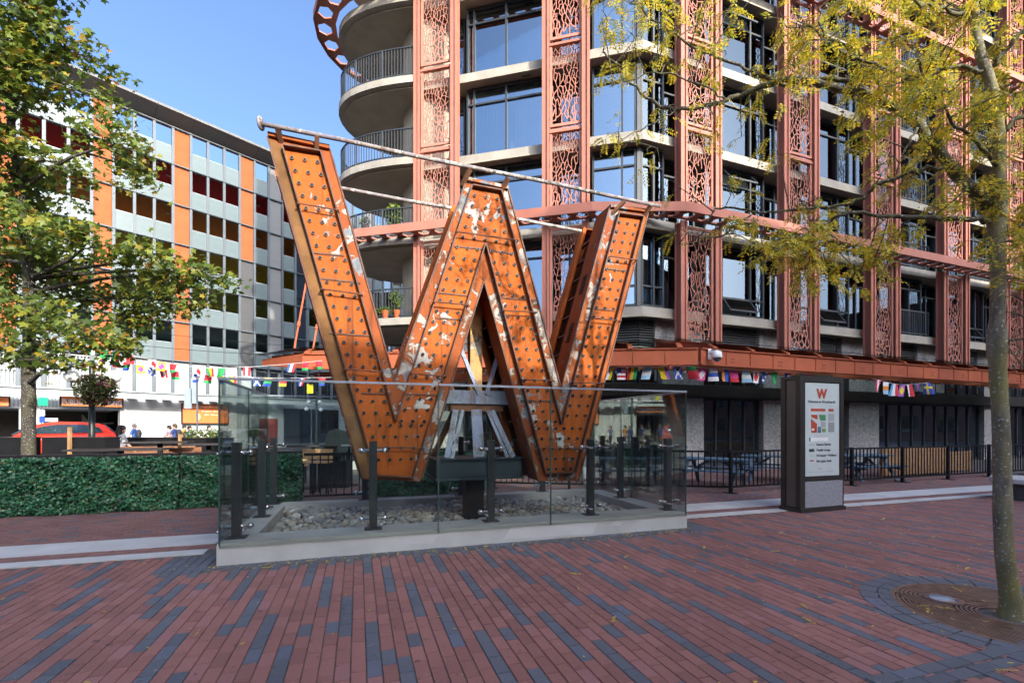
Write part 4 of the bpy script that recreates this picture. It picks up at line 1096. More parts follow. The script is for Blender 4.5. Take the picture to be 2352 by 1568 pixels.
# ------------------------------------------------------------------ parking garage beyond the street
gar = thing('parking_garage', 'long parking garage with terracotta panels and frosted glass guards in a grey steel grid', 'building', (-28, 31, 0))
GM = 1.127; GZ = [6.5, 9.4, 12.3, 15.2, 18.1, 21.0, 23.8]
CEIL = [C((.1, .2, .25), .7, 'garage_ceiling'), C((.2, .25, .05), .7, 'garage_ceiling'), C((.5, .38, .03), .7, 'garage_ceiling'), C((.55, .2, .03), .7, 'garage_ceiling'), C((.5, .012, .025), .7, 'garage_ceiling')]
S0, S1 = -17, 22
for i in range(6):
    mb = MB(); mb.fbox(PK, S0 * GM, S1 * GM, .12, 9, GZ[i] - .1, GZ[i] - .03); part('deck', mb, CEIL[i - 1] if i else DGREY, gar)
    if i < 5:
        mb = MB(); mb.fbox(PK, S0 * GM, S1 * GM, .14, 8.9, GZ[i] - .028, GZ[i]); part('floor', mb, CONC, gar)
        mb = MB(); mb.fbox(PK, S0 * GM, S1 * GM, 8.0, 8.2, GZ[i], GZ[i + 1] - .11); part('back_wall', mb, CEIL[i], gar)
        for k in range(6): 
            mb = MB(); mb.fbox(PK, (S0 + 6 + k * 5) * GM, (S0 + 6 + k * 5) * GM + 1.1, 1.6, 1.75, GZ[i + 1] - .2, GZ[i + 1] - .11); part('ceiling_light', mb, WHITE, gar)
mb = MB(); mb.fbox(PK, S0 * GM, S1 * GM, 9, 9.3, 0, 21); part('rear_wall', mb, DGREY, gar)
mb = MB(); mb.fbox(PK, S1 * GM, S1 * GM + .3, .2, 9, 0, 21); mb.fbox(PK, S0 * GM - .3, S0 * GM, .2, 9, 0, 21); part('end_wall', mb, CONC, gar)
kinds = {}
for k in range(S0, S1):
    kinds[k] = 'panel' if k % 4 == 0 else 'win'
kinds.update({10: 'gran', 8: 'panel', 12: 'dark', 14: 'gran', 9: 'win', 11: 'win', 13: 'win', 15: 'win', 16: 'dark', 17: 'win', 18: 'gran', 19: 'win', 20: 'dark', 21: 'win'})
gp = MB(); gp.box(.1, GM - .1, -.03, .0, .06, 1.32); gpm = gp.mesh('glass_guard', GLASS_P)
gf_ = MB(); gf_.box(.09, GM - .09, -.015, .02, 1.325, 1.36); gf_.box(.085, .1, -.025, .01, .06, 1.32); gf_.box(GM - .1, GM - .085, -.025, .01, .06, 1.32); gfm = gf_.mesh('guard_frame', GREYP)
pn = {n: (lambda m: (m.box(.09, GM - .09, 0, .1, .07, 2.83), m)[1])(MB()).mesh('panel', mt) for n, mt in (('t', TERRA), ('g', C((.17, .175, .18), .6, 'granite_cladding')), ('d', DGREY))}
dkg = (lambda m: (m.box(.09, GM - .09, .02, .05, .07, 2.83), m)[1])(MB()).mesh('window', GLASS_S)
for k in range(S0, S1):
    for i in range(6):
        m = PK.mat(k * GM, 0, GZ[i]); kd = kinds[k]
        if kd == 'panel': inst('panel', pn['d' if (k == 8 and i < 3) else 't'], gar, m)
        elif kd == 'gran': inst('panel', pn['g'], gar, m)
        elif kd == 'dark': inst('window', dkg, gar, m)
        else: inst('glass_guard', gpm, gar, m); inst('guard_frame', gfm, gar, m)
vm = MB(); vm.box(-.085, .085, -.13, .06, 6.3, 23.8); vmm = vm.mesh('mullion', ALU)
vl = MB(); vl.box(-.1, .1, -.12, .05, 4.0, 6.3); vlm = vl.mesh('mullion_base', ALU)
for k in range(S0, S1 + 1): inst('mullion', vmm, gar, PK.mat(k * GM, 0, 0)); inst('mullion_base', vlm, gar, PK.mat(k * GM, 0, 0))
for z in GZ[:-1] + [23.72]:
    mb = MB(); mb.fbox(PK, S0 * GM, S1 * GM, -.09, .1, z - .07, z + .06); mb.fbox(PK, S0 * GM, S1 * GM, -.2, -.14, z - .03, z + .03); part('transom', mb, ALU, gar)
for k in range(S0, S1, 2):
    mb = MB(); mb.hexa([PK.p(k * GM, -1.25, 24.35), PK.p((k + 2) * GM - .02, -1.25, 24.35), PK.p((k + 2) * GM - .02, .2, 23.84), PK.p(k * GM, .2, 23.84), PK.p(k * GM, -1.25, 24.52), PK.p((k + 2) * GM - .02, -1.25, 24.52), PK.p((k + 2) * GM - .02, .2, 24.45), PK.p(k * GM, .2, 24.45)])
    part('cornice', mb, C((.17, .17, .165), .8, 'cornice'), gar)
# base storeys: white walls, grille, entrances
def gu(px, v=0.0): return PK.hit(px, 900, v)[0]
GB2 = (lambda m: (m.box(-.02, .02, -.02, .02, 0, 1.36), m)[1])(MB()).mesh('grille_bar', WHITE)
e = [gu(-60), gu(44), gu(99), gu(290), gu(545), gu(640), gu(700)]
mb = MB(); mb.fbox(PK, S0 * GM, e[3], .3, .5, 2.72, 6.4); part('base_wall', mb, GREYP, gar)
mb = MB(); mb.fbox(PK, e[3], e[4], .1, .4, 0, 6.4); part('white_wall', mb, WHITEW, gar)
mb = MB(); mb.fbox(PK, e[1], e[2], -.1, .6, 0, 2.71); mb.fbox(PK, e[3] - .35, e[3] - .02, -.1, .6, 0, 6.4); part('entrance_pier', mb, WHITEW, gar)
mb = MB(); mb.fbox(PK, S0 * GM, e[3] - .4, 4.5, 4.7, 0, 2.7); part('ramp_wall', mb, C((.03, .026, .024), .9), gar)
mb = MB(); mb.fbox(PK, S0 * GM, e[3] - .4, .3, 4.6, 2.7, 2.719); part('entrance_ceiling', mb, DGREY, gar)
mb = MB(); mb.hexa([PK.p(e[2] + 2.2, 3.2, 0), PK.p(e[3] - .4, 3.2, 0), PK.p(e[3] - .4, 3.5, 0), PK.p(e[2] + 2.2, 3.5, 0), PK.p(e[2] + 2.2, 3.2, 2.5), PK.p(e[3] - .4, 3.2, .3), PK.p(e[3] - .4, 3.5, .3), PK.p(e[2] + 2.2, 3.5, 2.5)]); part('ramp_side', mb, C((.2, .19, .17), .8), gar)
mb = MB(); mb.fbox(PK, e[4], S1 * GM, .35, .6, 0, 6.4); part('lobby_wall', mb, GREYP, gar)
for (a, b, z0, z1, mt) in ((600, 640, 0, 2.3, C((.16, .03, .025), .5)), (655, 690, 0, 3.2, GLASS_S), (692, 716, 0, 3.2, GLASS_S), (720, 780, 0, 3.2, GLASS_S), (580, 640, 4.2, 6.2, GLASS_S), (655, 780, 4.2, 6.2, GLASS_S)):
    mb = MB(); mb.fbox(PK, gu(a), gu(b), .2, .34, z0, z1); part('lobby_window' if mt is GLASS_S else 'red_door', mb, mt, gar)
mb = MB(); mb.fbox(PK, S0 * GM, S1 * GM, -1.75, -1.4, 3.5, 3.92); mb.fbox(PK, S0 * GM, S1 * GM, -1.9, -1.3, 3.92, 3.98); part('walkway_beam', mb, C((.36, .4, .41), .5), gar)
for k in range(S0, S1, 4):
    mb = MB(); mb.fbox(PK, k * GM - .07, k * GM + .07, -1.4, .3, 3.6, 3.8); part('beam_bracket', mb, GREYP, gar)
BARW = C((.5, .5, .49), .6, 'bar_white')
gbm = (lambda m: (m.box(-.022, .022, -.03, .02, 0, 2.2), m)[1])(MB()).mesh('grille_bar', BARW)
for i in range(int((gu(338) - e[3]) / .14)):
    for z_ in (0.02, 1.4):
        inst('grille_bar', GB2, gar, PK.mat(e[3] + i * .14, -.05 - .012 * i, z_))
for i in range(12):
    mb = MB(); mb.fbox(PK, e[3] + i * 1.0, e[3] + i * 1.0 + .55, -1.38, .08, 3.62, 3.7); part('walkway_slat', mb, C((.3, .33, .33), .6, 'walkway'), gar)  # slats added to throw striped shade onto the white wall
n = int((e[3] - gu(-40)) / .17)
for i in range(n): inst('grille_bar', gbm, gar, PK.mat(gu(-40) + i * .17, .1, 4.1))
gbs = (lambda m: (m.box(-.022, .022, -.03, .02, 0, .8), m)[1])(MB()).mesh('grille_bar', BARW)
for i in range(n): inst('grille_bar', gbs, gar, PK.mat(gu(-40) + i * .17, .1, 2.76))
mb = MB()
for z in (2.76, 4.1, 5.1, 6.28): mb.fbox(PK, gu(-40), e[3] - .36, .06, .13, z, z + .06)
part('grille_rail', mb, BARW, gar)
# signs on the garage
ORG = C((.66, .17, .035), .5, 'sign_orange')
def board(name, lab, px0, px1, y0, y1, v=-.6, frame=BLACK, mt=ORG):
    u0, z1 = PK.hit(px0, y0, v); u1, z0 = PK.hit(px1, y1, v)
    zt = PK.hit((px0 + px1) / 2, y0, v)[1]; zb = PK.hit((px0 + px1) / 2, y1, v)[1]
    t = thing(name, lab, 'sign', tuple(PK.p(u0, v, zb)))
    mb = MB(); mb.fbox(PK, u0, u1, v, v + .1, zb, zt); part('frame', mb, frame, t)
    mb = MB(); mb.fbox(PK, u0 + .08, u1 - .08, v - .02, v - .001, zb + .06, zt - .06); part('face', mb, mt, t)
    return t, u0, u1, zb, zt, v
t, a, b, z0, z1, v = board('parking_sign', 'orange public parking sign over the garage entrance', 137, 284, 910, 935)
text('lettering', 'PUBLIC PAY PARKING', (z1 - z0) * .62, WHITE, t, tmat(PK, (a + b) / 2, v - .024, (z0 + z1) / 2 - .05), .012, fit=(b - a) * .93)
t, a, b, z0, z1, v = board('no_entry_sign', 'orange board with a red no entry disc beside the tree', -14, 24, 910, 934)
mb = MB(); mb.lathe(PK.p(b - .75, v - .035, (z0 + z1) / 2), [(.36, 0), (.36, .02)], 20, axis='y'); part('disc', mb, C((.6, .03, .03), .5), t)
mb = MB(); mb.fbox(PK, b - 1.0, b - .5, v - .07, v - .05, (z0 + z1) / 2 - .06, (z0 + z1) / 2 + .06); part('bar', mb, WHITE, t)
t, a, b, z0, z1, v = board('parking_sign', 'tall orange pay parking board on the white wall', 417, 526, 928, 973, -.25)
u_ = a + (b - a) * .62; H_ = z1 - z0
text('lettering', 'Easy Pay Parking', H_ * .12, WHITE, t, tmat(PK, a + (b - a) * .52, v - .024, z1 - H_ * .15), fit=(b - a) * .7)
text('lettering', 'Rogers Arena', H_ * .085, WHITE, t, tmat(PK, u_, v - .024, z1 - H_ * .36), fit=(b - a) * .42); text('lettering', 'BC Place', H_ * .085, WHITE, t, tmat(PK, u_, v - .024, z1 - H_ * .54), fit=(b - a) * .3)
mb = MB(); mb.lathe(PK.p(a + (b - a) * .3, v - .04, z0 + H_ * .35), [(H_ * .2, 0), (H_ * .2, .012)], 18, axis='y'); part('disc', mb, C((.75, .5, .3), .5), t)
mb = MB(); mb.fbox(PK, a + .1, b - .1, v - .03, v - .021, z1 - H_ * .24, z1 - H_ * .22); part('bar', mb, C((.3, .07, .02), .5), t)
# green sign on a post by the entrance
gs = thing('traffic_sign', 'bright green square sign over white plates on a post by the garage entrance', 'sign', tuple(at(97, 1040, 25)))
p0 = at(95, 925, 25); mb = MB(); mb.tube([(p0.x, p0.y, -.1), (p0.x, p0.y, 3.2)], .04, 8); part('post', mb, ALU, gs)
for (x, y, w_, h_, mt) in ((98, 922, .5, .42, C((.02, .6, .22), .5)), (96, 948, .28, .3, WHITE), (96, 963, .28, .3, C((.02, .08, .45), .5)), (96, 977, .28, .22, WHITE)):
    q = at(x, y, 24.9); mb = MB(); mb.box(q.x - w_ / 2, q.x + w_ / 2, q.y, q.y + .03, q.z - h_ / 2, q.z + h_ / 2); part('plate', mb, mt, gs)

# ------------------------------------------------------------------ hedges of artificial ivy on the patio rail
def ivy(name, u0, u1, v, h, lab, nleaf, sides=True):
    t = thing(name, lab, 'hedge', tuple(PL.p((u0 + u1) / 2, v, 0)))
    mb = MB(); mb.fbox(PL, u0, u1, v + .06, v + .14, .02, h - .02); part('backing', mb, C((.008, .02, .012), .8), t)
    mb = MB(); r = random.Random(hash(lab) % 1000 if False else int(abs(u0 * 100)) + 3)
    for _ in range(nleaf):
        u, z = r.uniform(u0, u1), r.uniform(.02, h)
        b = .035 * math.sin(u * 9.1 + 2 * math.sin(z * 7)) + .03 * math.sin(z * 13 + u * 4)
        vv = v - abs(r.gauss(.0, .045)) + b
        if r.random() < .12: vv = v + r.uniform(.14, .22)
        c = PL.p(u, vv, z); s = r.uniform(.016, .034)
        a = Vector((r.gauss(0, 1), r.gauss(0, 1), r.gauss(-.4, .8))).normalized(); nrm = (-PL.n.to_3d() + Vector((r.gauss(0, .5), r.gauss(0, .5), r.gauss(.4, .5)))).normalized()
        x = (a - nrm * a.dot(nrm)).normalized(); y = nrm.cross(x)
        mb.poly([c - x * s, c - x * .3 * s + y * .8 * s, c + x * .3 * s + y * .55 * s, c + x * 1.2 * s, c + x * .3 * s - y * .55 * s, c - x * .3 * s - y * .8 * s])
    part('foliage', mb, HEDGE, t, kind='stuff')
    mb = MB(); mb.fbox(PL, u0, u1, v + .02, v + .2, h, h + .05); part('top_rail', mb, BLACKW, t)
    return t
ivy('hedge', -7.5, -1.78, 4.5, 1.04, 'long ivy covered hedge left of the glass balustrade', 24000)
ivy('hedge', -1.74, .42, 4.55, 1.04, 'short ivy hedge seen through the left end of the glass', 9000)
ivy('hedge', 1.75, 3.6, 4.9, 1.04, 'ivy hedge behind the left foot of the letter', 5500)
ivy('hedge', 3.64, 4.6, 5.2, .95, 'low ivy hedge behind the pedestal', 2500)
# open rail between the two hedges
pr = thing('patio_railing', 'black patio railing between two ivy hedges behind the glass', 'railing', tuple(PL.p(1.1, 4.7, 0)))
mb = MB(); mb.fbox(PL, .45, 1.72, 4.66, 4.72, .98, 1.04); mb.fbox(PL, .45, 1.72, 4.67, 4.71, .1, .14); part('rail', mb, BLACK, pr)
pb = (lambda m: (m.box(-.012, .012, -.012, .012, .14, .98), m)[1])(MB()).mesh('baluster', BLACK)
for i in range(1, 8): inst('baluster', pb, pr, PL.mat(.45 + i * .16, 4.69, 0))

# ------------------------------------------------------------------ patio furniture
def bench(name, lab, c, rz, L, slats=3, back=True, H=1.18, mt=WOODB):
    t = thing(name, lab, 'bench', c, None, rz)
    for i in range(3):
        mb = MB(); mb.box(-L / 2, L / 2, -.22 + i * .15, -.09 + i * .15, H - .42, H - .38); part('seat_slat', mb, mt, t, local=True)
    for i in range(slats):
        mb = MB(); mb.box(-L / 2, L / 2, .24, .27, H - .3 + i * .14 - .05, H - .3 + i * .14 + .08); part('back_slat', mb, mt, t, local=True)
    for x in (-L / 2 + .08, L / 2 - .08):
        mb = MB(); mb.box(x - .03, x + .03, -.2, -.14, -.02, H - .42); part('leg', mb, BLACKW, t, local=True)
        mb = MB(); mb.box(x - .03, x + .03, .271, .32, -.02, H + .06); part('leg', mb, BLACKW, t, local=True)
    return t
def table(name, lab, c, rz, w_, d, H=1.08, mt=BLACKW, group=None):
    t = thing(name, lab, 'table', c, group, rz)
    mb = MB(); mb.box(-w_ / 2, w_ / 2, -d / 2, d / 2, H - .04, H); part('table_top', mb, mt, t, local=True)
    mb = MB(); mb.box(-.05, .05, -.05, .05, .0, H - .04); part('stem', mb, BLACK, t, local=True)
    mb = MB(); mb.box(-.25, .25, -.25, .25, -.02, .0); part('base', mb, BLACK, t, local=True)
    return t
rz0 = math.atan2(.3127, .95)
def gp3(px, D): p = at(px, 980, D); return (p.x, p.y, 0.01)
table('patio_table', 'black topped patio table just behind the left hedge', gp3(277, 11.0), rz0, 1.9, .7)
table('patio_table', 'black pedestal table in front of the brown slatted bench', gp3(368, 12.4), rz0, 1.4, .6, 1.2)
table('patio_table', 'black topped table by the corner of the slatted seat', gp3(480, 12.4), rz0, 1.1, .7, 1.15)
table('patio_table', 'black table behind the open patio railing', gp3(720, 12.2), rz0, 1.2, .7, 1.12)
table('patio_table', 'sunlit table behind the second hedge', gp3(800, 12.8), rz0, 1.1, .7, 1.12, GREYP)
bench('slatted_bench', 'brown slatted bench with its back to the street', gp3(338, 13.2), rz0, 2.2, 3, True, .97)
bench('slatted_bench', 'tan corner bench near the flower trough', gp3(441, 13.0), rz0 + .9, .9, 3, True, .95, WOODB)
bench('slatted_bench', 'tan bench seen through the glass beside the second hedge', gp3(640, 13.2), rz0, 1.5, 2, True, .88, WOOD)
for (px, D, lab) in ((705, 11.3, 'tan bar stool left of the pair behind the open railing'), (741, 11.3, 'tan bar stool right of the pair behind the open railing')):
    t = thing('bar_stool', lab, 'stool', gp3(px, D), 'bar stools')
    mb = MB(); mb.box(-.18, .18, -.18, .18, .72, .76); part('seat', mb, WOOD, t, local=True)
    mb = MB(); mb.box(-.18, .18, .15, .18, .8, 1.05); part('backrest', mb, WOOD, t, local=True)
    for x in (-.15, .15):
        for y in (-.15, .15):
            mb = MB(); mb.box(x - .015, x + .015, y - .015, y + .015, -.01, .72); part('leg', mb, BLACK, t, local=True)
def screen_box(lab, px0, px1, ytop, D, h0=-.01, dep=.45):
    p0, p1 = at(px0, ytop, D), at(px1, ytop, D); t = thing('black_planter', lab, 'planter', ((p0.x + p1.x) / 2, D, 0)); zt = p0.z
    mb = MB(); mb.box(p0.x, p1.x, D, D + dep, h0, zt); part('box', mb, BLACK, t)
    mb = MB(); mb.box(p0.x - .02, p1.x + .02, D - .02, D + dep + .02, zt, zt + .025); part('rim', mb, BLACKW, t)
    return t, p0.x, p1.x, D, zt
screen_box('tall black planter box right of the maple trunk', 96, 240, 1006, 11.4); screen_box('black planter box at the left edge of the patio', -30, 52, 1006, 11.6)
screen_box('long low black planter behind the slatted bench', 268, 396, 1006, 14.6)
def leafclump(c, r3, n, s, rr, sq=1.0, mb=None):
    mb = mb or MB()
    for _ in range(n):
        d = Vector((rr.gauss(0, 1), rr.gauss(0, 1), rr.gauss(0, 1))).normalized() * (rr.random() ** .45)
        p = Vector(c) + Vector((d.x * r3[0], d.y * r3[1], d.z * r3[2])); k = s * rr.uniform(.6, 1.3)
        a = Vector((rr.gauss(0, 1), rr.gauss(0, 1), rr.gauss(-.3, .7))).normalized(); b = a.orthogonal().normalized(); b.rotate(Matrix.Rotation(rr.uniform(0, 6.28), 3, a))
        mb.poly([p - a * k, p + b * k * .5, p + a * k, p - b * k * .5])
    return mb
tb, x0, x1, D_, zt = screen_box('black flower trough with white flowers beside the orange board', 415, 519, 1007, 15.0)
rr = random.Random(4)
fl = thing('flowering_plants', 'mixed green plants with white flowers filling the black trough', 'plants', ((x0 + x1) / 2, 15.2, zt))
mb = MB()
for i in range(9): leafclump((x0 + .1 + (x1 - x0 - .2) * i / 8, 15.22, zt + .12), (.16, .2, .2), 170, .035, rr, mb=mb)
part('foliage', mb, PLANTG, fl, kind='stuff')
mb = MB(); leafclump(((x0 + x1) / 2, 15.1, zt + .22), ((x1 - x0) / 2, .2, .14), 60, .04, rr, mb=mb); part('blossom', mb, WHITE, fl, kind='stuff')
pp = at(756, 1013, 14.5) ; fl2 = thing('shrub', 'small bright green shrub seen through the glass', 'shrub', (at(585, 1000, 15).x, 15, 0))
q = at(583, 998, 15); mb = leafclump((q.x, q.y, q.z + .05), (.2, .2, .17), 420, .035, rr); part('foliage', mb, PLANTG, fl2, kind='stuff')
mb = MB(); mb.tube([(q.x, q.y, 0), (q.x, q.y, q.z)], .03, 6); mb.lathe((q.x, q.y, 0), [(.16, 0), (.2, .9)], 12); part('pot', mb, BLACK, fl2)
# covered dark heap of stacked chairs beyond the second hedge
q = at(771, 1020, 12.4); st = thing('stacked_chairs', 'dark pile of folded chairs beyond the second hedge', 'chairs', (q.x, q.y, 0))
for i in range(7):
    mb = MB(); mb.bar((q.x - .28 + i * .06, q.y, .7), (q.x - .08 + i * .06, q.y + .1, 1.52 - abs(i - 3) * .02), .03, .28); part('chair_back', mb, C((.05, .065, .06), .3), st)
mb = MB(); mb.box(q.x - .4, q.x + .35, q.y - .2, q.y + .3, -.01, .7); mb.bar((q.x - .3, q.y - .1, .8), (q.x + .2, q.y - .1, .86), .3, .05); part('chair_seat', mb, BLACK, st)

# ------------------------------------------------------------------ red car in the street
car = thing('parked_car', 'bright red hatchback passing in front of the garage', 'car', (-24.2, 24.6, -.03), None, math.atan2(.757, .653))
REDP = plain('red_car_paint', (.75, .045, .02), .22, var=.02, spec=.6); CARG = window_glass('car_glass', (.03, .05, .07), .25)
def loft(secs, m=None):
    mb = MB(); n = len(secs[0])
    for s in secs: mb.v += [tuple(p) for p in s]
    for i in range(len(secs) - 1):
        for k in range(n):
            a, b = i * n + k, i * n + (k + 1) % n; mb.f.append((a, b, b + n, a + n)); mb.m.append(0)
    mb.f.append(tuple(range(n))[::-1]); mb.m.append(0); e_ = (len(secs) - 1) * n; mb.f.append(tuple(e_ + k for k in range(n))); mb.m.append(0)
    return mb
def ring(x, w0, w1, zb, zm, zt): return [(x, -w0, zb), (x, -w1, zb + .12), (x, -w1, zm), (x, -w1 * .93, zt), (x, w1 * .93, zt), (x, w1, zm), (x, w1, zb + .12), (x, w0, zb)]
bs = [(-2.22, .6, .68, .3, .55, .66), (-2.1, .78, .84, .24, .66, .8), (-1.6, .84, .89, .22, .78, .95), (-1.0, .85, .91, .22, .86, 1.03), (0, .86, .92, .22, .9, 1.06), (1.2, .86, .92, .22, .94, 1.1), (1.9, .84, .9, .24, .96, 1.12), (2.12, .78, .85, .3, .9, 1.08), (2.2, .7, .78, .36, .8, 1.0)]
body = part('body', loft([ring(*b) for b in bs]), REDP, car, True, local=True)
cs = [(-1.25, .78, .76, 1.0, 1.03, 1.06), (-.55, .8, .7, 1.03, 1.46, 1.52), (.1, .8, .68, 1.05, 1.6, 1.66), (1.0, .8, .67, 1.07, 1.6, 1.64), (1.7, .78, .64, 1.08, 1.5, 1.55), (2.08, .74, .68, 1.08, 1.12, 1.16)]
cab = MB(); secs = [[(x, -w0, zb), (x, -(w0 + w1) / 2 - .015, (zb + zm) / 2), (x, -w1, zm), (x, -w1 * .8, zt), (x, w1 * .8, zt), (x, w1, zm), (x, (w0 + w1) / 2 + .015, (zb + zm) / 2), (x, w0, zb)] for (x, w0, w1, zb, zm, zt) in cs]
part('cabin', loft(secs), REDP, car, True, local=True)
for s in (-1, 1):
    mb = MB(); mb.prism([(-.95, s * .81, 1.1), (-.5, s * .775, 1.42), (.05, s * .755, 1.53), (.95, s * .75, 1.53), (1.5, s * .775, 1.4), (1.65, s * .8, 1.15)], (0, s * .03, 0)); part('side_window', mb, CARG, car, local=True)
    mb = MB(); mb.box(-.9, -.7, s * .9 - .1, s * .9 + .1, 1.08, 1.22); part('mirror', mb, REDP, car, local=True)
    for x in (-1.35, 1.35):
        mb = MB(); mb.lathe((x, s * .8, .33), [(.2, -.1), (.33, -.1), (.33, .1), (.2, .1)], 20, axis='y'); w_ = part('wheel', mb, BLACK, car, local=True)
        mb = MB(); mb.lathe((x, s * .9, .33), [(.21, -.02), (.21, .012)], 14, axis='y'); part('rim', mb, ALU, w_, local=True)
    mb = MB(); mb.hexa([(-2.16, s * .55, .62), (-1.75, s * .8, .7), (-1.75, s * .86, .7), (-2.1, s * .78, .62), (-2.1, s * .55, .76), (-1.7, s * .78, .86), (-1.7, s * .85, .86), (-2.05, s * .76, .76)]); part('headlight', mb, GREYP, car, local=True)
    mb = MB(); mb.box(1.95, 2.16, s * .72 - .1, s * .72 + .12, .92, 1.1); part('tail_light', mb, C((.5, .02, .02), .3), car, local=True)
    mb = MB(); mb.box(.55, .75, s * .915 - .01, s * .915 + .01, .9, .93); part('door_handle', mb, REDP, car, local=True)
mb = MB(); mb.prism([(-1.3, -.7, 1.08), (-1.3, .7, 1.08), (-.6, .62, 1.52), (-.6, -.62, 1.52)], (-.03, 0, .02)); part('windscreen', mb, CARG, car, local=True)
mb = MB(); mb.prism([(2.1, -.66, 1.14), (2.1, .66, 1.14), (1.72, .6, 1.5), (1.72, -.6, 1.5)], (.03, 0, .02)); part('rear_window', mb, CARG, car, local=True)
mb = MB(); mb.hexa([(1.6, -.6, 1.54), (2.05, -.6, 1.58), (2.05, .6, 1.58), (1.6, .6, 1.54), (1.6, -.6, 1.6), (2.05, -.6, 1.63), (2.05, .6, 1.63), (1.6, .6, 1.6)]); part('spoiler', mb, BLACK, car, local=True)
mb = MB(); mb.box(-.25, .15, -.13, .13, 1.66, 1.82); part('roof_sign', mb, WHITE, car, local=True)

car.scale = (1.15, 1.15, 1.15)
for (px, D, lab) in ((160, 11.2, 'upright tan timber post in front of the black planter box'), (413, 13.0, 'upright tan timber post by the corner of the slatted bench')):
    q = at(px, 980, D); o = thing('timber_post', lab, 'post', (q.x, D, 0)); mb = MB(); mb.box(q.x - .03, q.x + .03, D - .03, D + .03, -.01, 1.6 - (.0 if px < 200 else .2)); part('post', mb, WOOD, o)
    mb = MB(); mb.box(q.x - .06, q.x + .06, D - .06, D + .06, -.01, .02); part('foot', mb, BLACK, o)
# ------------------------------------------------------------------ information kiosk
KF = Fr((5.37, 8.69), (1.08, .38)); KW, KD, KH = 1.14, .42, 2.56
kio = thing('information_kiosk', 'tall dark information kiosk with a white map poster', 'kiosk', tuple(KF.p(KW / 2, KD / 2, 0)))
mb = MB(); mb.fbox(KF, -.02, KW + .02, -.03, KD + .02, 0, .07); part('base', mb, BRONZE, kio)
mb = MB(); mb.fbox(KF, .04, KW - .04, .03, KD - .03, .07, KH - .02); part('core', mb, C((.07, .06, .05), .5, 'kiosk'), kio)
mb = MB()
for (u0, u1, z0, z1) in ((0, .11, .07, KH), (KW - .09, KW, .07, KH), (.11, KW - .09, KH - .11, KH), (.11, KW - .09, .575, .65)): mb.fbox(KF, u0, u1, 0, .05, z0, z1)
for (v0, v1, z0, z1) in ((.051, .1, .07, KH), (KD - .1, KD - .05, .07, KH), (.1, KD - .1, KH - .06, KH)): mb.fbox(KF, 0, .03, v0, v1, z0, z1); mb.fbox(KF, KW - .03, KW, v0, v1, z0, z1)
mb.fbox(KF, 0, KW, KD - .05, KD, .07, KH); mb.fbox(KF, .03, KW - .03, .05, KD - .05, KH - .02, KH)
part('frame', mb, BRONZE, kio)
mb = MB(); mb.fbox(KF, .02, .039, .1, KD - .1, .08, KH - .07); part('side_panel', mb, C((.12, .1, .075), .35, 'kiosk_side'), kio)
mb = MB(); mb.fbox(KF, .115, KW - .04, -.006, .02, .085, .572); part('granite_panel', mb, GRANF, kio)
mb = MB(); mb.fbox(KF, .112, KW - .092, .016, .028, .652, KH - .112); part('poster_case', mb, BLACK, kio)
PX0, PX1, PZ0, PZ1 = .135, KW - .115, .67, 2.43
mb = MB(); mb.fbox(KF, PX0, PX1, .008, .0155, PZ0, PZ1); poster = part('poster', mb, C((.52, .585, .575), .35, 'poster_white'), kio)
RED = C((.42, .06, .025), .5, 'print_red'); INK = C((.04, .05, .06), .5, 'print_ink'); GRN = C((.05, .22, .09), .5, 'print_green'); GRY = C((.35, .37, .38), .5, 'print_grey')
pc = (PX0 + PX1) / 2
def pt(s, size, mt, u, z, al='CENTER', bold=.0): return text('lettering', s, size, mt, poster, tmat(KF, u, .0065, z), bold, al)
pt('W', .235, RED, pc - .02, 2.22, bold=.014)
pt('Welcome to Woodward\'s', .068, INK, pc - .02, 2.075, bold=.0015)
def prt(u0, u1, z0, z1, mt): mb = MB(); mb.fbox(KF, u0, u1, .004, .0072, z0, z1); part('print', mb, mt, poster)
def prp(pts, mt): mb = MB(); mb.prism([KF.p(u, .0045, z) for u, z in pts], KF.n.to_3d() * .0025); part('print', mb, mt, poster)
prt(.275, .65, 1.895, 1.945, RED); prt(.74, .87, 1.895, 1.945, RED)
prp([(.275, 1.83), (.44, 1.83), (.45, 1.74), (.30, 1.78)], RED); prp([(.275, 1.75), (.43, 1.66), (.43, 1.49), (.29, 1.49)], RED)
prp([(.48, 1.83), (.66, 1.83), (.66, 1.72), (.52, 1.72)], GRN); prt(.54, .66, 1.59, 1.70, GRY); prt(.46, .53, 1.49, 1.6, C((.03, .12, .2), .5, 'print_blue')); prt(.56, .66, 1.5, 1.57, C((.2, .32, .1), .5, 'print_olive'))
prt(.735, .89, 1.71, 1.85, GRY); prt(.735, .89, 1.5, 1.69, C((.27, .28, .28), .5, 'print_grey2'))
prt(.30, .36, 1.53, 1.57, WHITE); prt(.47, .5, 1.52, 1.58, WHITE)
prt(.27, .72, 1.33, 1.40, WHITE); prt(.235, .26, 1.33, 1.40, INK)
for z, s in ((1.265, 'Nesters Market'), (1.16, 'Tequila Lounge'), (1.055, 'W Dental + Wellness'), (.95, 'Hiro Japan Sushi')): pt(s, .06, INK, .42, z, 'LEFT', .0015)
prt(.22, .37, 1.255, 1.27, GRY); prt(.23, .36, 1.13, 1.185, C((.02, .04, .04), .5, 'print_black')); prt(.24, .35, 1.05, 1.06, GRY); prt(.25, .35, .95, .975, RED)
prt(.50, .58, .80, .815, GRY); prt(.22, .88, .745, .752, GRY); prt(.47, .49, .80, .815, C((.5, .45, .05), .5, 'print_yellow'))

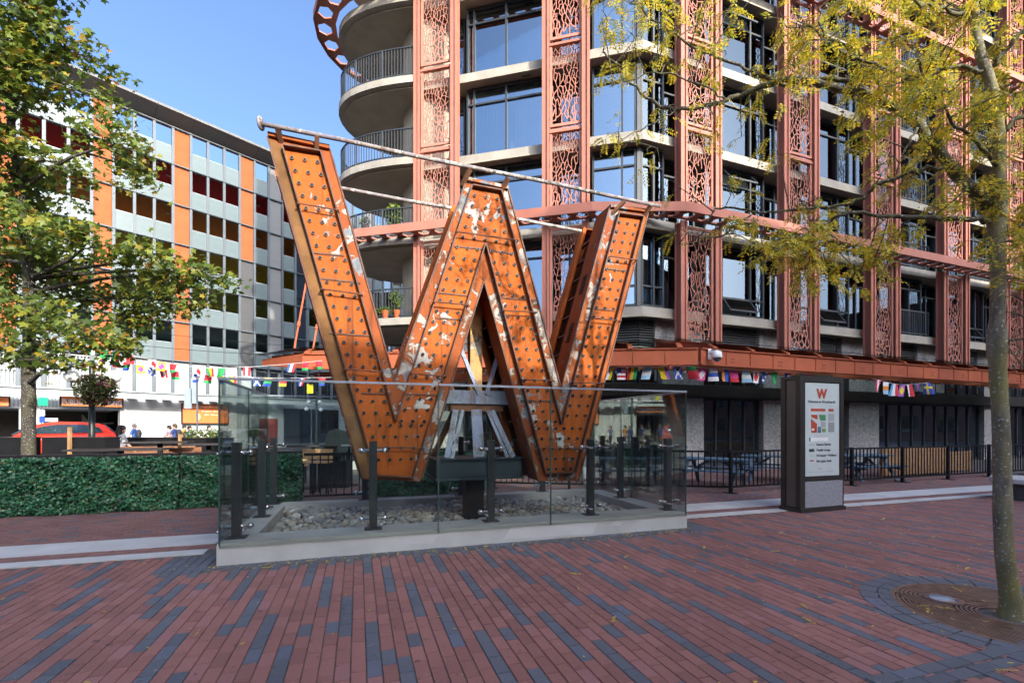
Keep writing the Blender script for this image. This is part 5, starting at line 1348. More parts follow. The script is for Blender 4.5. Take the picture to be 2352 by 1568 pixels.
# ------------------------------------------------------------------ black fence of the dining area
def fence_panel(lab, a, b, group='black fence panels round the dining area'):
    a, b = Vector(a), Vector(b); L = (b - a).length; fr = Fr((0, 0), (1, 0))
    t = thing('metal_fence', lab, 'fence', (a.x, a.y, 0), group, math.atan2(b.y - a.y, b.x - a.x))
    for z in (.13, .98):
        mb = MB(); mb.box(.07, L, -.022, .022, z, z + .045); part('rail', mb, BLACK, t, local=True)
    mb = MB(); mb.box(0, .07, -.035, .035, 0, 1.04); p = part('post', mb, BLACK, t, local=True)
    mb = MB(); mb.box(-.06, .13, -.16, .16, 0, .012); part('foot_plate', mb, BLACK, p, local=True)
    n = int(L / .142)
    for i in range(1, n):
        o = bpy.data.objects.new('baluster', FBM); link(o, t); o.location = (.07 + (L - .07) * i / n, 0, .175)
    return t
FBM = (lambda m: (m.box(-.011, .011, -.011, .011, 0, .806), m)[1])(MB()).mesh('baluster', BLACK)
fcorner = Vector((5.26, 11.28)); d2 = Vector((10.24, 3.76)).normalized()
pts = [Vector((-.5, 12.2)), Vector((1.42, 11.89)), Vector((3.34, 11.585)), fcorner]
labs = ['fence panel behind the pedestal, farthest one through the glass', 'fence panel behind the middle of the glass box, by the blue table', 'fence panel seen through the right end of the glass, ending at the corner post']
for i in range(3): fence_panel('black ' + labs[i], pts[i], pts[i + 1])
labs = ['fence panel between the corner post and the kiosk', 'fence panel hidden mostly by the kiosk', 'fence panel just right of the kiosk', 'fence panel in front of the tan slatted wall, nearer the kiosk', 'fence panel in front of the tan slatted wall, nearer the tree', 'fence panel behind the young tree trunk', 'fence panel at the right edge beyond the tree']
for i in range(7):
    a, b = fcorner + d2 * (i * 2.13), fcorner + d2 * ((i + 1) * 2.13); fence_panel('black ' + labs[i], a, b)

# ------------------------------------------------------------------ picnic tables
def picnic():
    t = thing('picnic_table', 'blue grey picnic table by the fence corner, nearest of the four', 'table', (5.55, 12.75, .0), 'blue grey picnic tables', R(-40))
    for i in range(5):
        mb = MB(); mb.box(-.92, .92, -.36 + i * .146, -.36 + i * .146 + .138, .71, .75); part('plank', mb, BLUEGREY, t, local=True)
    for s in (-1, 1):
        for j in range(2):
            y = s * .62 + (j - .5) * .146; mb = MB(); mb.box(-.92, .92, y - .068, y + .068, .42, .46); part('seat_plank', mb, BLUEGREY, t, local=True)
    for x in (-.62, .62):
        mb = MB(); mb.box(x - .02, x + .02, -.74, .74, .34, .42); mb.box(x - .021, x + .021, -.34, .34, .63, .71); part('cross_beam', mb, BLUEGREY, t, local=True)
        for s in (-1, 1):
            mb = MB(); mb.bar((x - .04, s * .66, 0), (x - .04, s * .22, .71), .045, .09, up=(1, 0, 0)); part('leg', mb, BLUEGREY, t, local=True)
        mb = MB(); mb.bar((x, 0, .38), (x * .25, 0, .7), .045, .07); part('brace', mb, BLUEGREY, t, local=True)
    return t
pt0 = picnic()
copy_tree(pt0, (7.85, 13.85, 0), R(-30), 'blue grey picnic table half hidden behind the kiosk')
copy_tree(pt0, (3.25, 12.95, 0), R(-4), 'blue grey picnic table seen through the glass box')
copy_tree(pt0, (10.7, 14.35, 0), R(12), 'blue grey picnic table just right of the kiosk')
# tan slatted wall
ws = thing('slatted_wall', 'low tan timber slatted wall behind the black fence', 'wall', (13.6, 15.3, 0))
WF = Fr((11.75, 14.75), (.9365, .3507))
for i in range(7):
    for k in range(2):
        mb = MB(); mb.fbox(WF, k * 1.7, k * 1.7 + 1.68, 0, .035, .06 + i * .122, .06 + i * .122 + .112); part('slat', mb, WOOD, ws)
for u in (0, 1.69, 3.36):
    mb = MB(); mb.fbox(WF, u - .03, u + .03, .036, .1, -.01, .9); part('post', mb, WOOD, ws)
wr = thing('slatted_wall', 'lower grey tan slatted wall continuing behind the tree', 'wall', (16.2, 16.6, 0))
for i in range(6):
    mb = MB(); mb.fbox(WF, 3.5, 5.4, .3, .335, .05 + i * .115, .05 + i * .115 + .1); part('slat', mb, WOOD, wr)
mb = MB(); mb.fbox(WF, 3.5, 3.56, .336, .4, -.01, .75); mb.fbox(WF, 5.3, 5.36, .336, .4, -.01, .75); part('post', mb, WOOD, wr)
# round bench at the right edge
rb = thing('round_bench', 'round bench with a pale slab top on a dark drum at the right edge', 'bench', (11.35, 10.3, 0))
mb = MB(); mb.lathe((11.35, 10.3, .36), [(.55, 0), (.58, .02), (.58, .1), (.56, .12)], 28); part('slab', mb, CONC2, rb)
mb = MB(); mb.lathe((11.35, 10.3, 0), [(.42, 0), (.46, .36)], 28); part('drum', mb, DGREY, rb)

# ------------------------------------------------------------------ tree grate with uplight
gr = thing('tree_grate', 'round rusty tree grate of concentric rings with a set in uplight', 'grate', (GRC.x, GRC.y, 0))
GRU = plain('grate_iron', (.2, .115, .075), .6, .3, var=.3, scale=12, bump=.2)
mb = MB(); mb.lathe((GRC.x, GRC.y, -.06), [(.79, 0), (.79, .005)], 40); part('pit', mb, MORTAR, gr)
c1 = Vector((4.0, 4.33)); tr = Vector((4.2, 3.94))
def ringbar(c, r, wd, skip=None, z0=-.03, z1=.004):
    mb = MB(); N = 72
    ok = []
    for k in range(N):
        a = 2 * math.pi * (k + .5) / N; p = c + Vector((math.cos(a), math.sin(a))) * r
        ok.append((not skip or all((p - s[0]).length > s[1] for s in skip)))
    for k in range(N):
        if not ok[k]: continue
        a, b = 2 * math.pi * k / N, 2 * math.pi * (k + 1) / N
        q = [(c.x + rr * math.cos(x), c.y + rr * math.sin(x)) for rr, x in ((r - wd / 2, a), (r + wd / 2, a), (r + wd / 2, b), (r - wd / 2, b))]
        mb.hexa([(x, y, z0) for x, y in q] + [(x, y, z1) for x, y in q])
    return mb
for k in range(22):
    part('grate_ring', ringbar(GRC, .04 + k * .0335, .021, [(c1, .325), (tr, .345)]), GRU, gr)
for k in range(5): part('grate_ring', ringbar(c1, .165 + k * .0335, .021, [(tr, .345)]), GRU, gr)
part('grate_ring', ringbar(c1, .325, .012, [(tr, .345)]), GRU, gr)
for r in (.2, .232, .264, .296, .325): part('grate_ring', ringbar(tr, r, .018), GRU, gr)
part('rim', ringbar(GRC, .775, .03, None, -.05, .006), GRU, gr)
for a in (30, 95, 150, 215, 275, 335):
    d = Vector((math.cos(R(a)), math.sin(R(a)))); mb = MB(); p, q = GRC + d * .36, GRC + d * .765
    mb.bar((p.x, p.y, -.04), (q.x, q.y, -.04), .02, .02); part('rib', mb, GRU, gr)
part('light_ring', ringbar(c1, .125, .045, None, -.03, .012), STAIN, gr)
mb = MB(); mb.lathe((c1.x, c1.y, -.02), [(.1, 0), (.1, .017)], 24); part('lens', mb, C((.45, .5, .55), .15, 'lens'), gr)

# ------------------------------------------------------------------ trees
def spline(pts, n=6):
    P = [Vector(p) for p in pts]; out = []
    for i in range(len(P) - 1):
        a, b, c, d = P[max(i - 1, 0)], P[i], P[i + 1], P[min(i + 2, len(P) - 1)]
        for k in range(n):
            t = k / n; out.append(.5 * ((2 * b) + (c - a) * t + (2 * a - 5 * b + 4 * c - d) * t * t + (3 * b - a - 3 * c + d) * t ** 3))
    return out + [P[-1]]
def taper(pts, r0, r1, rr, wob=.06):
    n = len(pts); return [(r0 + (r1 - r0) * i / (n - 1)) * (1 + rr.uniform(-wob, wob)) for i in range(n)]
lt = thing('locust_tree', 'young honey locust tree with mossy trunk and sparse yellow leaves over the paving', 'tree', (4.22, 3.94, 0))
rr = random.Random(21)
base = Vector((4.215, 3.94, -.05))
tp = [base, base + Vector((-.005, 0, .2))] + [at(px, py, D) for px, py, D in ((2306, 1250, 3.94), (2300, 1000, 3.95), (2290, 800, 3.96), (2293, 640, 3.97), (2290, 480, 3.98), (2296, 330, 4.0), (2280, 210, 4.03), (2248, 110, 4.06), (2236, 20, 4.1), (2228, -80, 4.15), (2222, -200, 4.2))]
sp = spline(tp, 5); rad = []
for i, p in enumerate(sp):
    z = p.z; r = .069 - .0065 * z
    if z < .25: r += .028 * (1 - max(z, 0) / .25) ** 2
    if 2.2 < z < 2.5: r += .012
    if 3.2 < z < 3.6: r += .018
    rad.append(max(.035, r) * (1 + rr.uniform(-.05, .05)))
mb = MB(); mb.tube(sp, rad, 14); part('trunk', mb, BARK_L, lt, True)
LIMBS = [([(2270, 475, 3.98), (2181, 381, 4.1), (2111, 290, 4.25), (2024, 232, 4.4), (1916, 199, 4.5), (1825, 178, 4.6), (1730, 207, 4.7), (1668, 232, 4.8), (1564, 252, 4.9), (1494, 232, 5.0), (1432, 166, 5.1), (1385, 120, 5.15)], .062, .008),
         ([(2024, 232, 4.4), (1960, 190, 4.5), (1895, 181, 4.55), (1790, 190, 4.75), (1700, 150, 4.8), (1600, 110, 4.9), (1520, 60, 5.0), (1460, 10, 5.1)], .034, .007),
         ([(2270, 505, 3.98), (2180, 501, 3.9), (2060, 497, 3.85), (1949, 491, 3.85), (1890, 520, 3.9), (1850, 560, 3.95)], .03, .008),
         ([(2181, 381, 4.1), (2110, 395, 4.1), (2016, 422, 4.1), (1970, 459, 4.15), (1833, 482, 4.2), (1730, 488, 4.25), (1647, 478, 4.3), (1610, 540, 4.3)], .026, .006),
         ([(2270, 170, 4.05), (2177, 153, 4.1), (2100, 180, 4.1), (2010, 150, 4.1), (1930, 120, 4.2), (1860, 60, 4.3)], .026, .007),
         ([(2024, 232, 4.4), (2010, 175, 4.3), (1950, 130, 4.2), (1895, 83, 4.15), (1880, 20, 4.2)], .024, .007),
         ([(2310, 300, 4.0), (2352, 262, 3.95), (2420, 190, 3.85)], .03, .012), ([(2285, 150, 4.03), (2330, 90, 3.95), (2400, 20, 3.9)], .028, .012),
         ([(2240, 40, 4.1), (2150, 20, 4.0), (2050, -10, 3.9)], .024, .008), ([(2111, 290, 4.25), (2080, 340, 4.2), (2060, 400, 4.1)], .016, .006),
         ([(2292, 380, 3.98), (2210, 300, 3.8), (2160, 240, 3.7), (2120, 180, 3.65)], .02, .006), ([(1564, 252, 4.9), (1500, 280, 4.9), (1420, 330, 4.9)], .012, .004),
         ([(1668, 232, 4.8), (1600, 190, 4.7), (1500, 170, 4.7), (1400, 200, 4.75)], .014, .004), ([(1730, 488, 4.25), (1660, 540, 4.2), (1560, 560, 4.2)], .01, .003),
         ([(2296, 560, 3.97), (2340, 520, 3.9), (2400, 500, 3.8)], .014, .006), ([(2300, 790, 3.96), (2352, 760, 3.85), (2370, 700, 3.8)], .006, .003)]
limb_pts = []
for L, r0, r1 in LIMBS:
    P = spline([at(*q) for q in L], 6); P = [p + Vector((rr.gauss(0, .01), rr.gauss(0, .012), rr.gauss(0, .01))) if 0 < i < len(P) - 1 else p for i, p in enumerate(P)]
    mb = MB(); mb.tube(P, taper(P, r0 * .78, r1, rr, .1), 8); part('branch', mb, BARK_B, lt, True); limb_pts += P[2:]
twigs = MB(); leaves = MB()
def pinnate(c, d, L, n):
    """a feather of leaflets drooping from c in direction d"""
    d = Vector(d).normalized(); side = d.cross(Vector((rr.gauss(0, .3), rr.gauss(0, .3), 1))); side = side.normalized() if side.length > .05 else Vector((1, 0, 0))
    p = Vector(c)
    for i in range(n):
        d = (d + Vector((0, 0, -.05))).normalized(); p = p + d * L / n
        up = side.cross(d)
        for s in (-1, 1):
            if rr.random() < .08: continue
            ax = (side * s * .9 + d * .45 + up * rr.uniform(-.25, .25)).normalized(); k = .0195 * rr.uniform(.8, 1.25) * (1 - .35 * abs(i / n - .45))
            cx = p + ax * k * 1.05; bx = d * k * .46
            leaves.poly([cx - ax * k, cx + bx - ax * k * .1, cx + ax * k, cx - bx - ax * k * .1])
def cluster(px, py, D, spread, nl, bare=0):
    c = at(px, py, D); a = min(limb_pts, key=lambda q: (q - c).length + max(0, c.z - q.z) * .2)
    mid = a.lerp(c, .5) + Vector((rr.gauss(0, .06), rr.gauss(0, .06), .05)); P = spline([a, mid, c], 3)
    twigs.tube(P, taper(P, .007, .003, rr), 4, cap=False)
    for j in range(nl + bare):
        s = P[rr.randrange(2, len(P))]; dd = Vector((rr.gauss(-.2, 1), rr.gauss(0, 1), rr.gauss(-.1, .7))).normalized() * spread * rr.uniform(.4, 1.1)
        e = s + dd; m = s.lerp(e, .5) + Vector((0, 0, .03)) + Vector((rr.gauss(0, .02), 0, rr.gauss(0, .02)))
        twigs.tube([s, m, e], [.003, .0022, .0014], 3, cap=False)
        if j < nl:
            for t in ((m, 1), (e, 1), (e, 1), (s.lerp(m, .5), 1)):
                if rr.random() < .85: pinnate(t[0], Vector((dd.x * .7 + rr.gauss(0, .12), dd.y + rr.gauss(0, .12), rr.uniform(-.25, .02))), rr.uniform(.1, .19), rr.choice((6, 7, 8, 9)))
def grid(x0, x1, y0, y1, sx, sy, pr, D0, D1, spread, nl, bare=0):
    y = y0
    while y <= y1:
        x = x0
        while x <= x1:
            if rr.random() < pr: cluster(x + rr.uniform(-sx, sx) * .5, y + rr.uniform(-sy, sy) * .5, rr.uniform(D0, D1), spread, nl, bare)
            x += sx
        y += sy
grid(1985, 2380, -30, 330, 50, 52, .75, 3.4, 4.6, .2, 5, 2)
grid(1745, 2050, 520, 640, 42, 40, .75, 3.7, 4.2, .15, 5)
grid(2060, 2260, 330, 480, 48, 45, .55, 3.8, 4.4, .18, 4, 2)
grid(1800, 1990, 30, 330, 55, 55, .55, 3.9, 4.7, .2, 4, 2)
grid(1390, 1790, 0, 330, 68, 62, .7, 4.4, 5.2, .2, 3, 3)
grid(2310, 2390, 380, 620, 40, 48, .8, 3.7, 4.2, .17, 6)
grid(1400, 1700, -20, 60, 60, 50, .6, 4.4, 5.2, .2, 3, 2)
grid(1600, 1960, 430, 560, 90, 60, .4, 4.0, 4.4, .18, 1, 4)
grid(2320, 2370, 680, 880, 40, 60, .7, 3.7, 4.0, .14, 0, 4)
part('twigs', twigs, BARK_B, lt, kind='stuff'); part('foliage', leaves, LOCUST, lt, kind='stuff')

mt_ = thing('maple_tree', 'large maple tree turning yellow green at the left of the patio', 'tree', (-11.9, 11.5, 0))
rr = random.Random(31); MD = 11.5
tp = [at(66, 1140, MD), at(66, 1040, MD), at(66, 880, MD), at(67, 760, MD), at(66, 640, MD), at(52, 500, MD), at(38, 380, MD), at(25, 280, MD), at(50, 150, MD), at(60, 20, MD), at(60, -120, MD)]
sp = spline(tp, 4); mb = MB(); mb.tube(sp, taper(sp, .16, .04, rr, .05), 12); part('trunk', mb, BARK_M, mt_, True)
PADS = [(70, 45, 85, 50), (60, 112, 75, 40), (172, 112, 68, 42), (60, 195, 85, 52), (170, 205, 62, 34), (15, 290, 40, 60), (278, 330, 60, 62), (308, 388, 36, 30), (120, 370, 100, 24), (100, 450, 110, 58), (40, 520, 60, 60),
        (200, 560, 100, 44), (110, 610, 130, 58), (330, 600, 95, 38), (440, 640, 70, 38), (512, 640, 40, 28), (390, 690, 90, 38), (240, 680, 120, 56), (70, 720, 90, 48), (200, 770, 110, 42), (60, 810, 70, 36), (310, 735, 66, 40), (150, 838, 55, 20), (-40, 120, 90, 140), (-60, 420, 90, 120), (-70, 680, 90, 120), (60, -60, 140, 50), (-10, 620, 70, 70), (20, 400, 70, 40)]
lv = MB(); STAR = []
for k in range(10):
    a = 2 * math.pi * k / 10; STAR.append((math.cos(a), math.sin(a), 1.0 if k % 2 == 0 else .5))
for (px, py, rx, ry) in PADS:
    D = MD + rr.uniform(-1.6, 1.5); c = at(px, py, D); s = D / F0
    q = min(sp[4:], key=lambda p: (p - c).length + max(0, p.z - c.z + .3) * .8); mid = q.lerp(c, .55) + Vector((0, rr.gauss(0, .1), rr.uniform(.05, .25)))
    P = spline([q, mid, c], 5); mb = MB(); mb.tube(P, taper(P, .06, .012, rr), 6); part('branch', mb, BARK_M, mt_, True)
    subs = []
    for _ in range(9):
        e = c + Vector((rr.uniform(-1, 1) * rx * s * .8, rr.uniform(-.8, .8), rr.uniform(-.8, .8) * ry * s)); subs.append(e)
        m = c.lerp(e, .5) + Vector((0, 0, .06)); mb = MB(); mb.tube([P[-3], m, e], [.014, .009, .004], 4); part('twig', mb, BARK_M, mt_, True)
    n = int(rx * ry / 9)
    for _ in range(n):
        if rr.random() < .6:
            b = rr.choice(subs); p = b + Vector((rr.gauss(0, .18), rr.gauss(0, .2), rr.gauss(0, .13)))
        else:
            d = Vector((rr.gauss(0, 1), rr.gauss(0, 1), rr.gauss(0, 1))).normalized() * rr.random() ** .4; p = c + Vector((d.x * rx * s, d.y * .9, d.z * ry * s))
        k = rr.uniform(.06, .11); nrm = Vector((rr.gauss(0, .6), rr.gauss(-.4, .6), rr.gauss(.7, .5))).normalized(); x = nrm.orthogonal().normalized(); x.rotate(Matrix.Rotation(rr.uniform(0, 6.28), 3, nrm)); y = nrm.cross(x)
        pts = []
        for (ca, sa, rad_) in STAR: pts.append(p + (x * ca + y * sa) * k * rad_ * rr.uniform(.8, 1.2) - nrm * (.02 * rad_))
        lv.poly(pts)
part('foliage', lv, MAPLE, mt_, kind='stuff')
# ------------------------------------------------------------------ street lamps, flower baskets, cables
LG = C((.02, .035, .028), .4, 'lamp_post_green')
lp = thing('street_lamp', 'dark street lamp with two white globes and a hanging flower basket', 'lamp', (at(211, 980, 12.5).x, 12.5, 0))
x0 = at(211, 980, 12.5).x; mb = MB(); mb.lathe((x0, 12.5, -.02), [(.2, 0), (.2, .25), (.12, .4), (.1, 1.2), (.075, 1.3), (.06, 3.3), (.03, 3.4)], 14); part('post', mb, LG, lp, True)
mb = MB(); g1, g2 = at(165, 878, 12.5), at(262, 880, 12.5); zc = g1.z + .0
mb.tube(spline([(x0, 12.5, zc - .25), (x0 - .3, 12.5, zc - .3), (g1.x, 12.5, zc - .12), (g1.x, 12.5, zc)], 4), .02, 6); mb.tube(spline([(x0, 12.5, zc - .25), (x0 + .3, 12.5, zc - .3), (g2.x, 12.5, zc - .12), (g2.x, 12.5, zc)], 4), .02, 6); part('arm', mb, LG, lp, True)
for g in (g1, g2):
    mb = MB(); mb.ball((g.x, 12.5, zc + .16), .165, 16, 10); part('globe', mb, LAMPG, lp, True)
hb = thing('hanging_basket', 'round hanging basket of pink flowers on the street lamp', 'flowers', (x0 + .1, 12.2, 2.5))
rr = random.Random(12); q = at(222, 896, 12.15); mb = leafclump(q, (.52, .38, .45), 2600, .042, rr); part('foliage', mb, FLOWER, hb, kind='stuff')
mb = MB(); mb.lathe(q - Vector((0, 0, .2)), [(.05, -.12), (.2, 0), (.26, .15)], 14); part('basket', mb, BLACK, hb, True)
mb = MB(); mb.tube([q, Vector((x0, 12.5, q.z + .5))], .01, 5); part('hanger', mb, BLACK, hb)
l2 = thing('street_lamp', 'far street lamp with four small white globes seen through the glass', 'lamp', (at(727, 980, 38).x, 38, 0))
x2 = at(727, 980, 38).x; mb = MB(); mb.lathe((x2, 38, -.1), [(.22, 0), (.14, .5), (.09, 1.4), (.08, 4.6)], 10); part('post', mb, LG, l2, True)
for (px, py) in ((709, 922), (734, 923), (703.6, 939), (737, 940.6)):
    g = at(px, py, 38); mb = MB(); mb.tube([(x2, 38, g.z - .3), (g.x, 38, g.z - .1)], .03, 5); part('arm', mb, LG, l2)
    mb = MB(); mb.ball(g, .15, 12, 8); part('globe', mb, LAMPG, l2, True)
l3 = thing('banner_pole', 'grey pole with two blank grey banners in front of the white wall', 'pole', (at(453, 980, 26).x, 26, 0))
x3 = at(453, 980, 26).x; mb = MB(); mb.tube([(x3, 26, -.1), (x3, 26, 4.7)], .05, 8); part('pole', mb, ALU, l3)
for (px, y0, y1, w_) in ((432, 893, 938, .42), (446, 870, 926, .34)):
    a, b = at(px, y0, 26), at(px, y1, 26); mb = MB(); mb.box(a.x - w_ / 2, a.x + w_ / 2, 25.98, 26.0, b.z, a.z); mb.box(a.x - w_ / 2, x3, 25.97, 26.01, a.z, a.z + .03); part('banner', mb, C((.28, .33, .37), .6, 'banner'), l3)
for (lab, a, b, sag) in (('thin black cable crossing above the patio toward the canopy', (-60, 745, 14), (790, 818, 20), .25), ('lower black cable crossing above the patio', (-60, 770, 14), (700, 838, 18), .3), ('thin cable high in front of the garage', (-60, 700, 17), (800, 800, 24), .3)):
    A, B = at(*a), at(*b); o = thing('overhead_cable', lab, 'cable', tuple(A)); mb = MB()
    mb.tube([A.lerp(B, i / 16) - Vector((0, 0, sag * 4 * (i / 16) * (1 - i / 16))) for i in range(17)], .009, 4); part('cable', mb, BLACK, o)

# ------------------------------------------------------------------ bunting of national flags
FC = {n: C(c, .7, 'flag') for n, c in dict(w=(.8, .8, .8), r=(.62, .03, .05), b=(.03, .08, .42), g=(.03, .33, .1), y=(.8, .6, .03), k=(.03, .03, .03), c=(.12, .4, .7), o=(.7, .25, .03), m=(.6, .05, .22), p=(.3, .08, .45), s=(.35, .6, .75)).items()}
FN = list(FC)
def flag(parent, p, d, kind, cols, rr, W_=.21, H_=.27):
    """cloth hung by its short side; stripes, disc and cross are sewn colours"""
    mb = MB(); d = Vector(d).normalized(); n = Vector((-d.y, d.x, 0)); ph = rr.uniform(0, 6.28); lean = rr.uniform(-.3, .3); NX, NZ = 6, 6
    tw = rr.uniform(-.9, .9)
    def P(i, j):
        x, z = (i / NX - .5) * W_ * (1 - .12 * j / NZ), -H_ * j / NZ; bl = .02 * math.sin(ph + 5 * i / NX + 2 * j / NZ) * j / NZ + tw * x * j / NZ
        return Vector(p) + d * (x + lean * z) + n * bl + Vector((0, 0, z))
    for i in range(NX):
        for j in range(NZ):
            if kind == 'v': c = cols[i // 2]
            elif kind == 'h': c = cols[j // 2]
            elif kind == 'disc': c = cols[1] if (i - 2.5) ** 2 + (j - 2.5) ** 2 < 3 else cols[0]
            elif kind == 'cross': c = cols[1] if i in (2, 3) and True and i == 2 or j == 2 else cols[0]
            elif kind == 'sal': c = cols[1] if i == j or i == 5 - j else cols[0]
            elif kind == 'str': c = cols[0] if (i < 3 and j < 3) else cols[1 + j % 2]
            else: c = cols[0]
            mb.poly([P(i, j), P(i + 1, j), P(i + 1, j + 1), P(i, j + 1)], FN.index(c))
    me = mb.mesh('flag', [FC[x] for x in FN]); return part('flag', me, None, parent, True)
def bunting(lab, pts, flags, W_=.21, H_=.27, seed=1):
    rr = random.Random(seed); P = [Vector(p) for p in pts]; t = thing('flag_bunting', lab, 'bunting', tuple(P[0])); mb = MB(); mb.tube(spline(P, 6), .006, 4); part('string', mb, WHITE, t)
    for (p, d, kd, cl) in flags: flag(t, p, d, kd, cl, rr, W_, H_)
pool = [('v', 'rwr'), ('h', 'rgb'), ('v', 'gyr'), ('h', 'kry'), ('solid', 'b'), ('solid', 'r'), ('h', 'rrg'), ('v', 'gyr'), ('h', 'ygb'), ('v', 'bwr'), ('cross', 'by'), ('sal', 'bw'), ('disc', 'wr'), ('str', 'brw'), ('solid', 'g'), ('h', 'rgr'), ('v', 'ogw'), ('h', 'bwb'), ('disc', 'yp')]
cor = lambda px: K2.hp(px, 845, .28) if px > 1600 else K1.hp(px, 845, .28)
seq = [(1400, 'v', 'gwy'), (1427, 'str', 'brw'), (1454.5, 'v', 'ryg'), (1488, 'h', 'sws'), (1521, 'v', 'yyp'), (1555, 'sal', 'bw'), (1586, 'h', 'grr'), (1615, 'disc', 'mw'), (1638, 'h', 'wbw'), (1666, 'v', 'obb'), (1685, 'h', 'mmr'), (1713, 'h', 'sws'), (1737, 'disc', 'wr'), (1758, 'str', 'bwb'), (1779, 'solid', 'g'), (1810, 'str', 'bmw'), (1835, 'v', 'owb'), (1860, 'h', 'ryr'), (1885, 'h', 'gyg'), (1905, 'v', 'gwg')]
fl_ = []
for (px, kd, cl) in seq:
    p = cor(px); p.z = 3.32 - (.035 if px > 1600 else 0); fr = K2 if px > 1600 else K1; fl_.append((p, fr.d.to_3d(), kd, cl))
bunting('string of national flags under the canopy between the letter and the kiosk', [f[0] for f in fl_], fl_, .27, .36)
fl_ = []
for i, (px, kd, cl) in enumerate(((2018, 'v', 'rwm'), (2035, 'h', 'wos'), (2055, 'v', 'cwr'), (2073, 'disc', 'py'), (2089, 'v', 'wrr'), (2108, 'v', 'brb'), (2130, 'cross', 'by'))):
    p = K2.hp(px, 870, .1); p.z = 3.2 - .12 * math.sin(math.pi * i / 6); fl_.append((p, K2.d.to_3d(), kd, cl))
bunting('short sagging string of seven flags right of the kiosk', [K2.hp(2005, 870, .1)] + [f[0] for f in fl_], fl_, .3, .42)
def row_flags(path, D0, D1, n, seed, lab):
    r = random.Random(seed); P = [at(px, py, D0 + (D1 - D0) * i / (len(path) - 1)) for i, (px, py) in enumerate(path)]; S = spline(P, 10); fl_ = []
    for i in range(n):
        k = (i + .5) / n * (len(S) - 1); a = S[int(k)].lerp(S[min(int(k) + 1, len(S) - 1)], k % 1); kd, cl = r.choice(pool); d = (S[-1] - S[0]); d.z = 0; r.random() < .85 and fl_.append((a, d, kd, cl))
    bunting(lab, P, fl_, .2, .25, seed)
row_flags([(172, 783), (250, 805), (330, 822), (400, 836), (480, 845), (560, 843), (660, 836), (740, 828)], 12.8, 13.8, 20, 5, 'upper string of small flags crossing the patio')
row_flags([(230, 815), (330, 840), (430, 856), (530, 864), (640, 868), (790, 866)], 13.2, 14.2, 19, 6, 'lower string of small flags crossing the patio')

# ------------------------------------------------------------------ people
SKIN = C((.5, .3, .22), .6, 'skin'); HAIR = C((.025, .016, .012), .6, 'hair'); 
def person(lab, c, h, face, shirt, legs, hair=HAIR, pack=None, stride=.28, group=None):
    """one skinned body, striding; shirt, trousers, shoes and skin by height"""
    s = h / 1.75; J = dict(pel=(0, 0, .95), spi=(0, .01, 1.15), che=(0, .0, 1.34), nek=(0, .01, 1.5), hed=(0, -.02, 1.6), top=(0, -.015, 1.68), lh=(-.1, 0, .92), lk=(-.11, -stride * .6, .5), la=(-.11, -stride, .09), lt=(-.11, -stride - .16, .04),
        rh=(.1, 0, .92), rk=(.11, stride * .15, .5), ra=(.11, stride, .12), rt=(.11, stride - .15, .04), ls=(-.19, 0, 1.42), le=(-.25, .1, 1.16), lw=(-.24, -.02, .94), lf=(-.23, -.06, .86), rs=(.19, 0, 1.42), re=(.25, -.08, 1.16), rw=(.24, -.24, .98), rf=(.23, -.3, .92))
    RD = dict(pel=.135, spi=.125, che=.145, nek=.06, hed=.095, top=.075, lh=.095, lk=.062, la=.045, lt=.04, rh=.095, rk=.062, ra=.045, rt=.04, ls=.07, le=.045, lw=.034, lf=.036, rs=.07, re=.045, rw=.034, rf=.036)
    E = [('pel', 'spi'), ('spi', 'che'), ('che', 'nek'), ('nek', 'hed'), ('hed', 'top'), ('pel', 'lh'), ('lh', 'lk'), ('lk', 'la'), ('la', 'lt'), ('pel', 'rh'), ('rh', 'rk'), ('rk', 'ra'), ('ra', 'rt'), ('che', 'ls'), ('ls', 'le'), ('le', 'lw'), ('lw', 'lf'), ('che', 'rs'), ('rs', 're'), ('re', 'rw'), ('rw', 'rf')]
    ks = list(J); me = bpy.data.meshes.new('body'); me.from_pydata([tuple(x * s for x in J[k]) for k in ks], [(ks.index(a), ks.index(b)) for a, b in E], [])
    o = bpy.data.objects.new('body_tmp', me); col.objects.link(o); sm = o.modifiers.new('skin', 'SKIN'); o.modifiers.new('sub', 'SUBSURF').levels = 1; o.modifiers['sub'].render_levels = 1
    for i, k in enumerate(ks): me.skin_vertices[0].data[i].radius = (RD[k] * s, RD[k] * s * (.75 if k in ('pel', 'spi', 'che') else 1)); me.skin_vertices[0].data[i].use_root = (k == 'pel')
    m2 = bpy.data.meshes.new_from_object(o.evaluated_get(bpy.context.evaluated_depsgraph_get())); bpy.data.objects.remove(o)
    m2.materials.clear()
    for m in (shirt, legs, SKIN, BLACK): m2.materials.append(m)
    for p in m2.polygons:
        z = p.center.z / s; x = abs(p.center.x) / s
        p.material_index = 3 if z < .1 else 1 if z < .97 and x < .19 else 2 if (z > 1.5 or (x > .19 and z < 1.22)) else 0; p.use_smooth = True
    t = thing('person', lab, 'person', c, group, face); part('body', m2, None, t, local=True)
    mb = MB(); mb.ball((0, .012 * s, 1.665 * s), .105 * s, 12, 8, (1, 1.05, .95)); mb.ball((0, .05 * s, 1.6 * s), .085 * s, 10, 6); part('hair', mb, hair, t, True, local=True)
    if pack:
        mb = MB(); mb.ball((0, .2 * s, 1.24 * s), .2 * s, 12, 8, (.85, .6, 1.2)); part('backpack', mb, pack, t, True, local=True)
    return t
def pos(px, D): p = at(px, 980, D); return (p.x, p.y, -.02)
NAVY = C((.03, .06, .2), .7, 'shirt'); KHAKI = C((.22, .17, .1), .7, 'trousers')
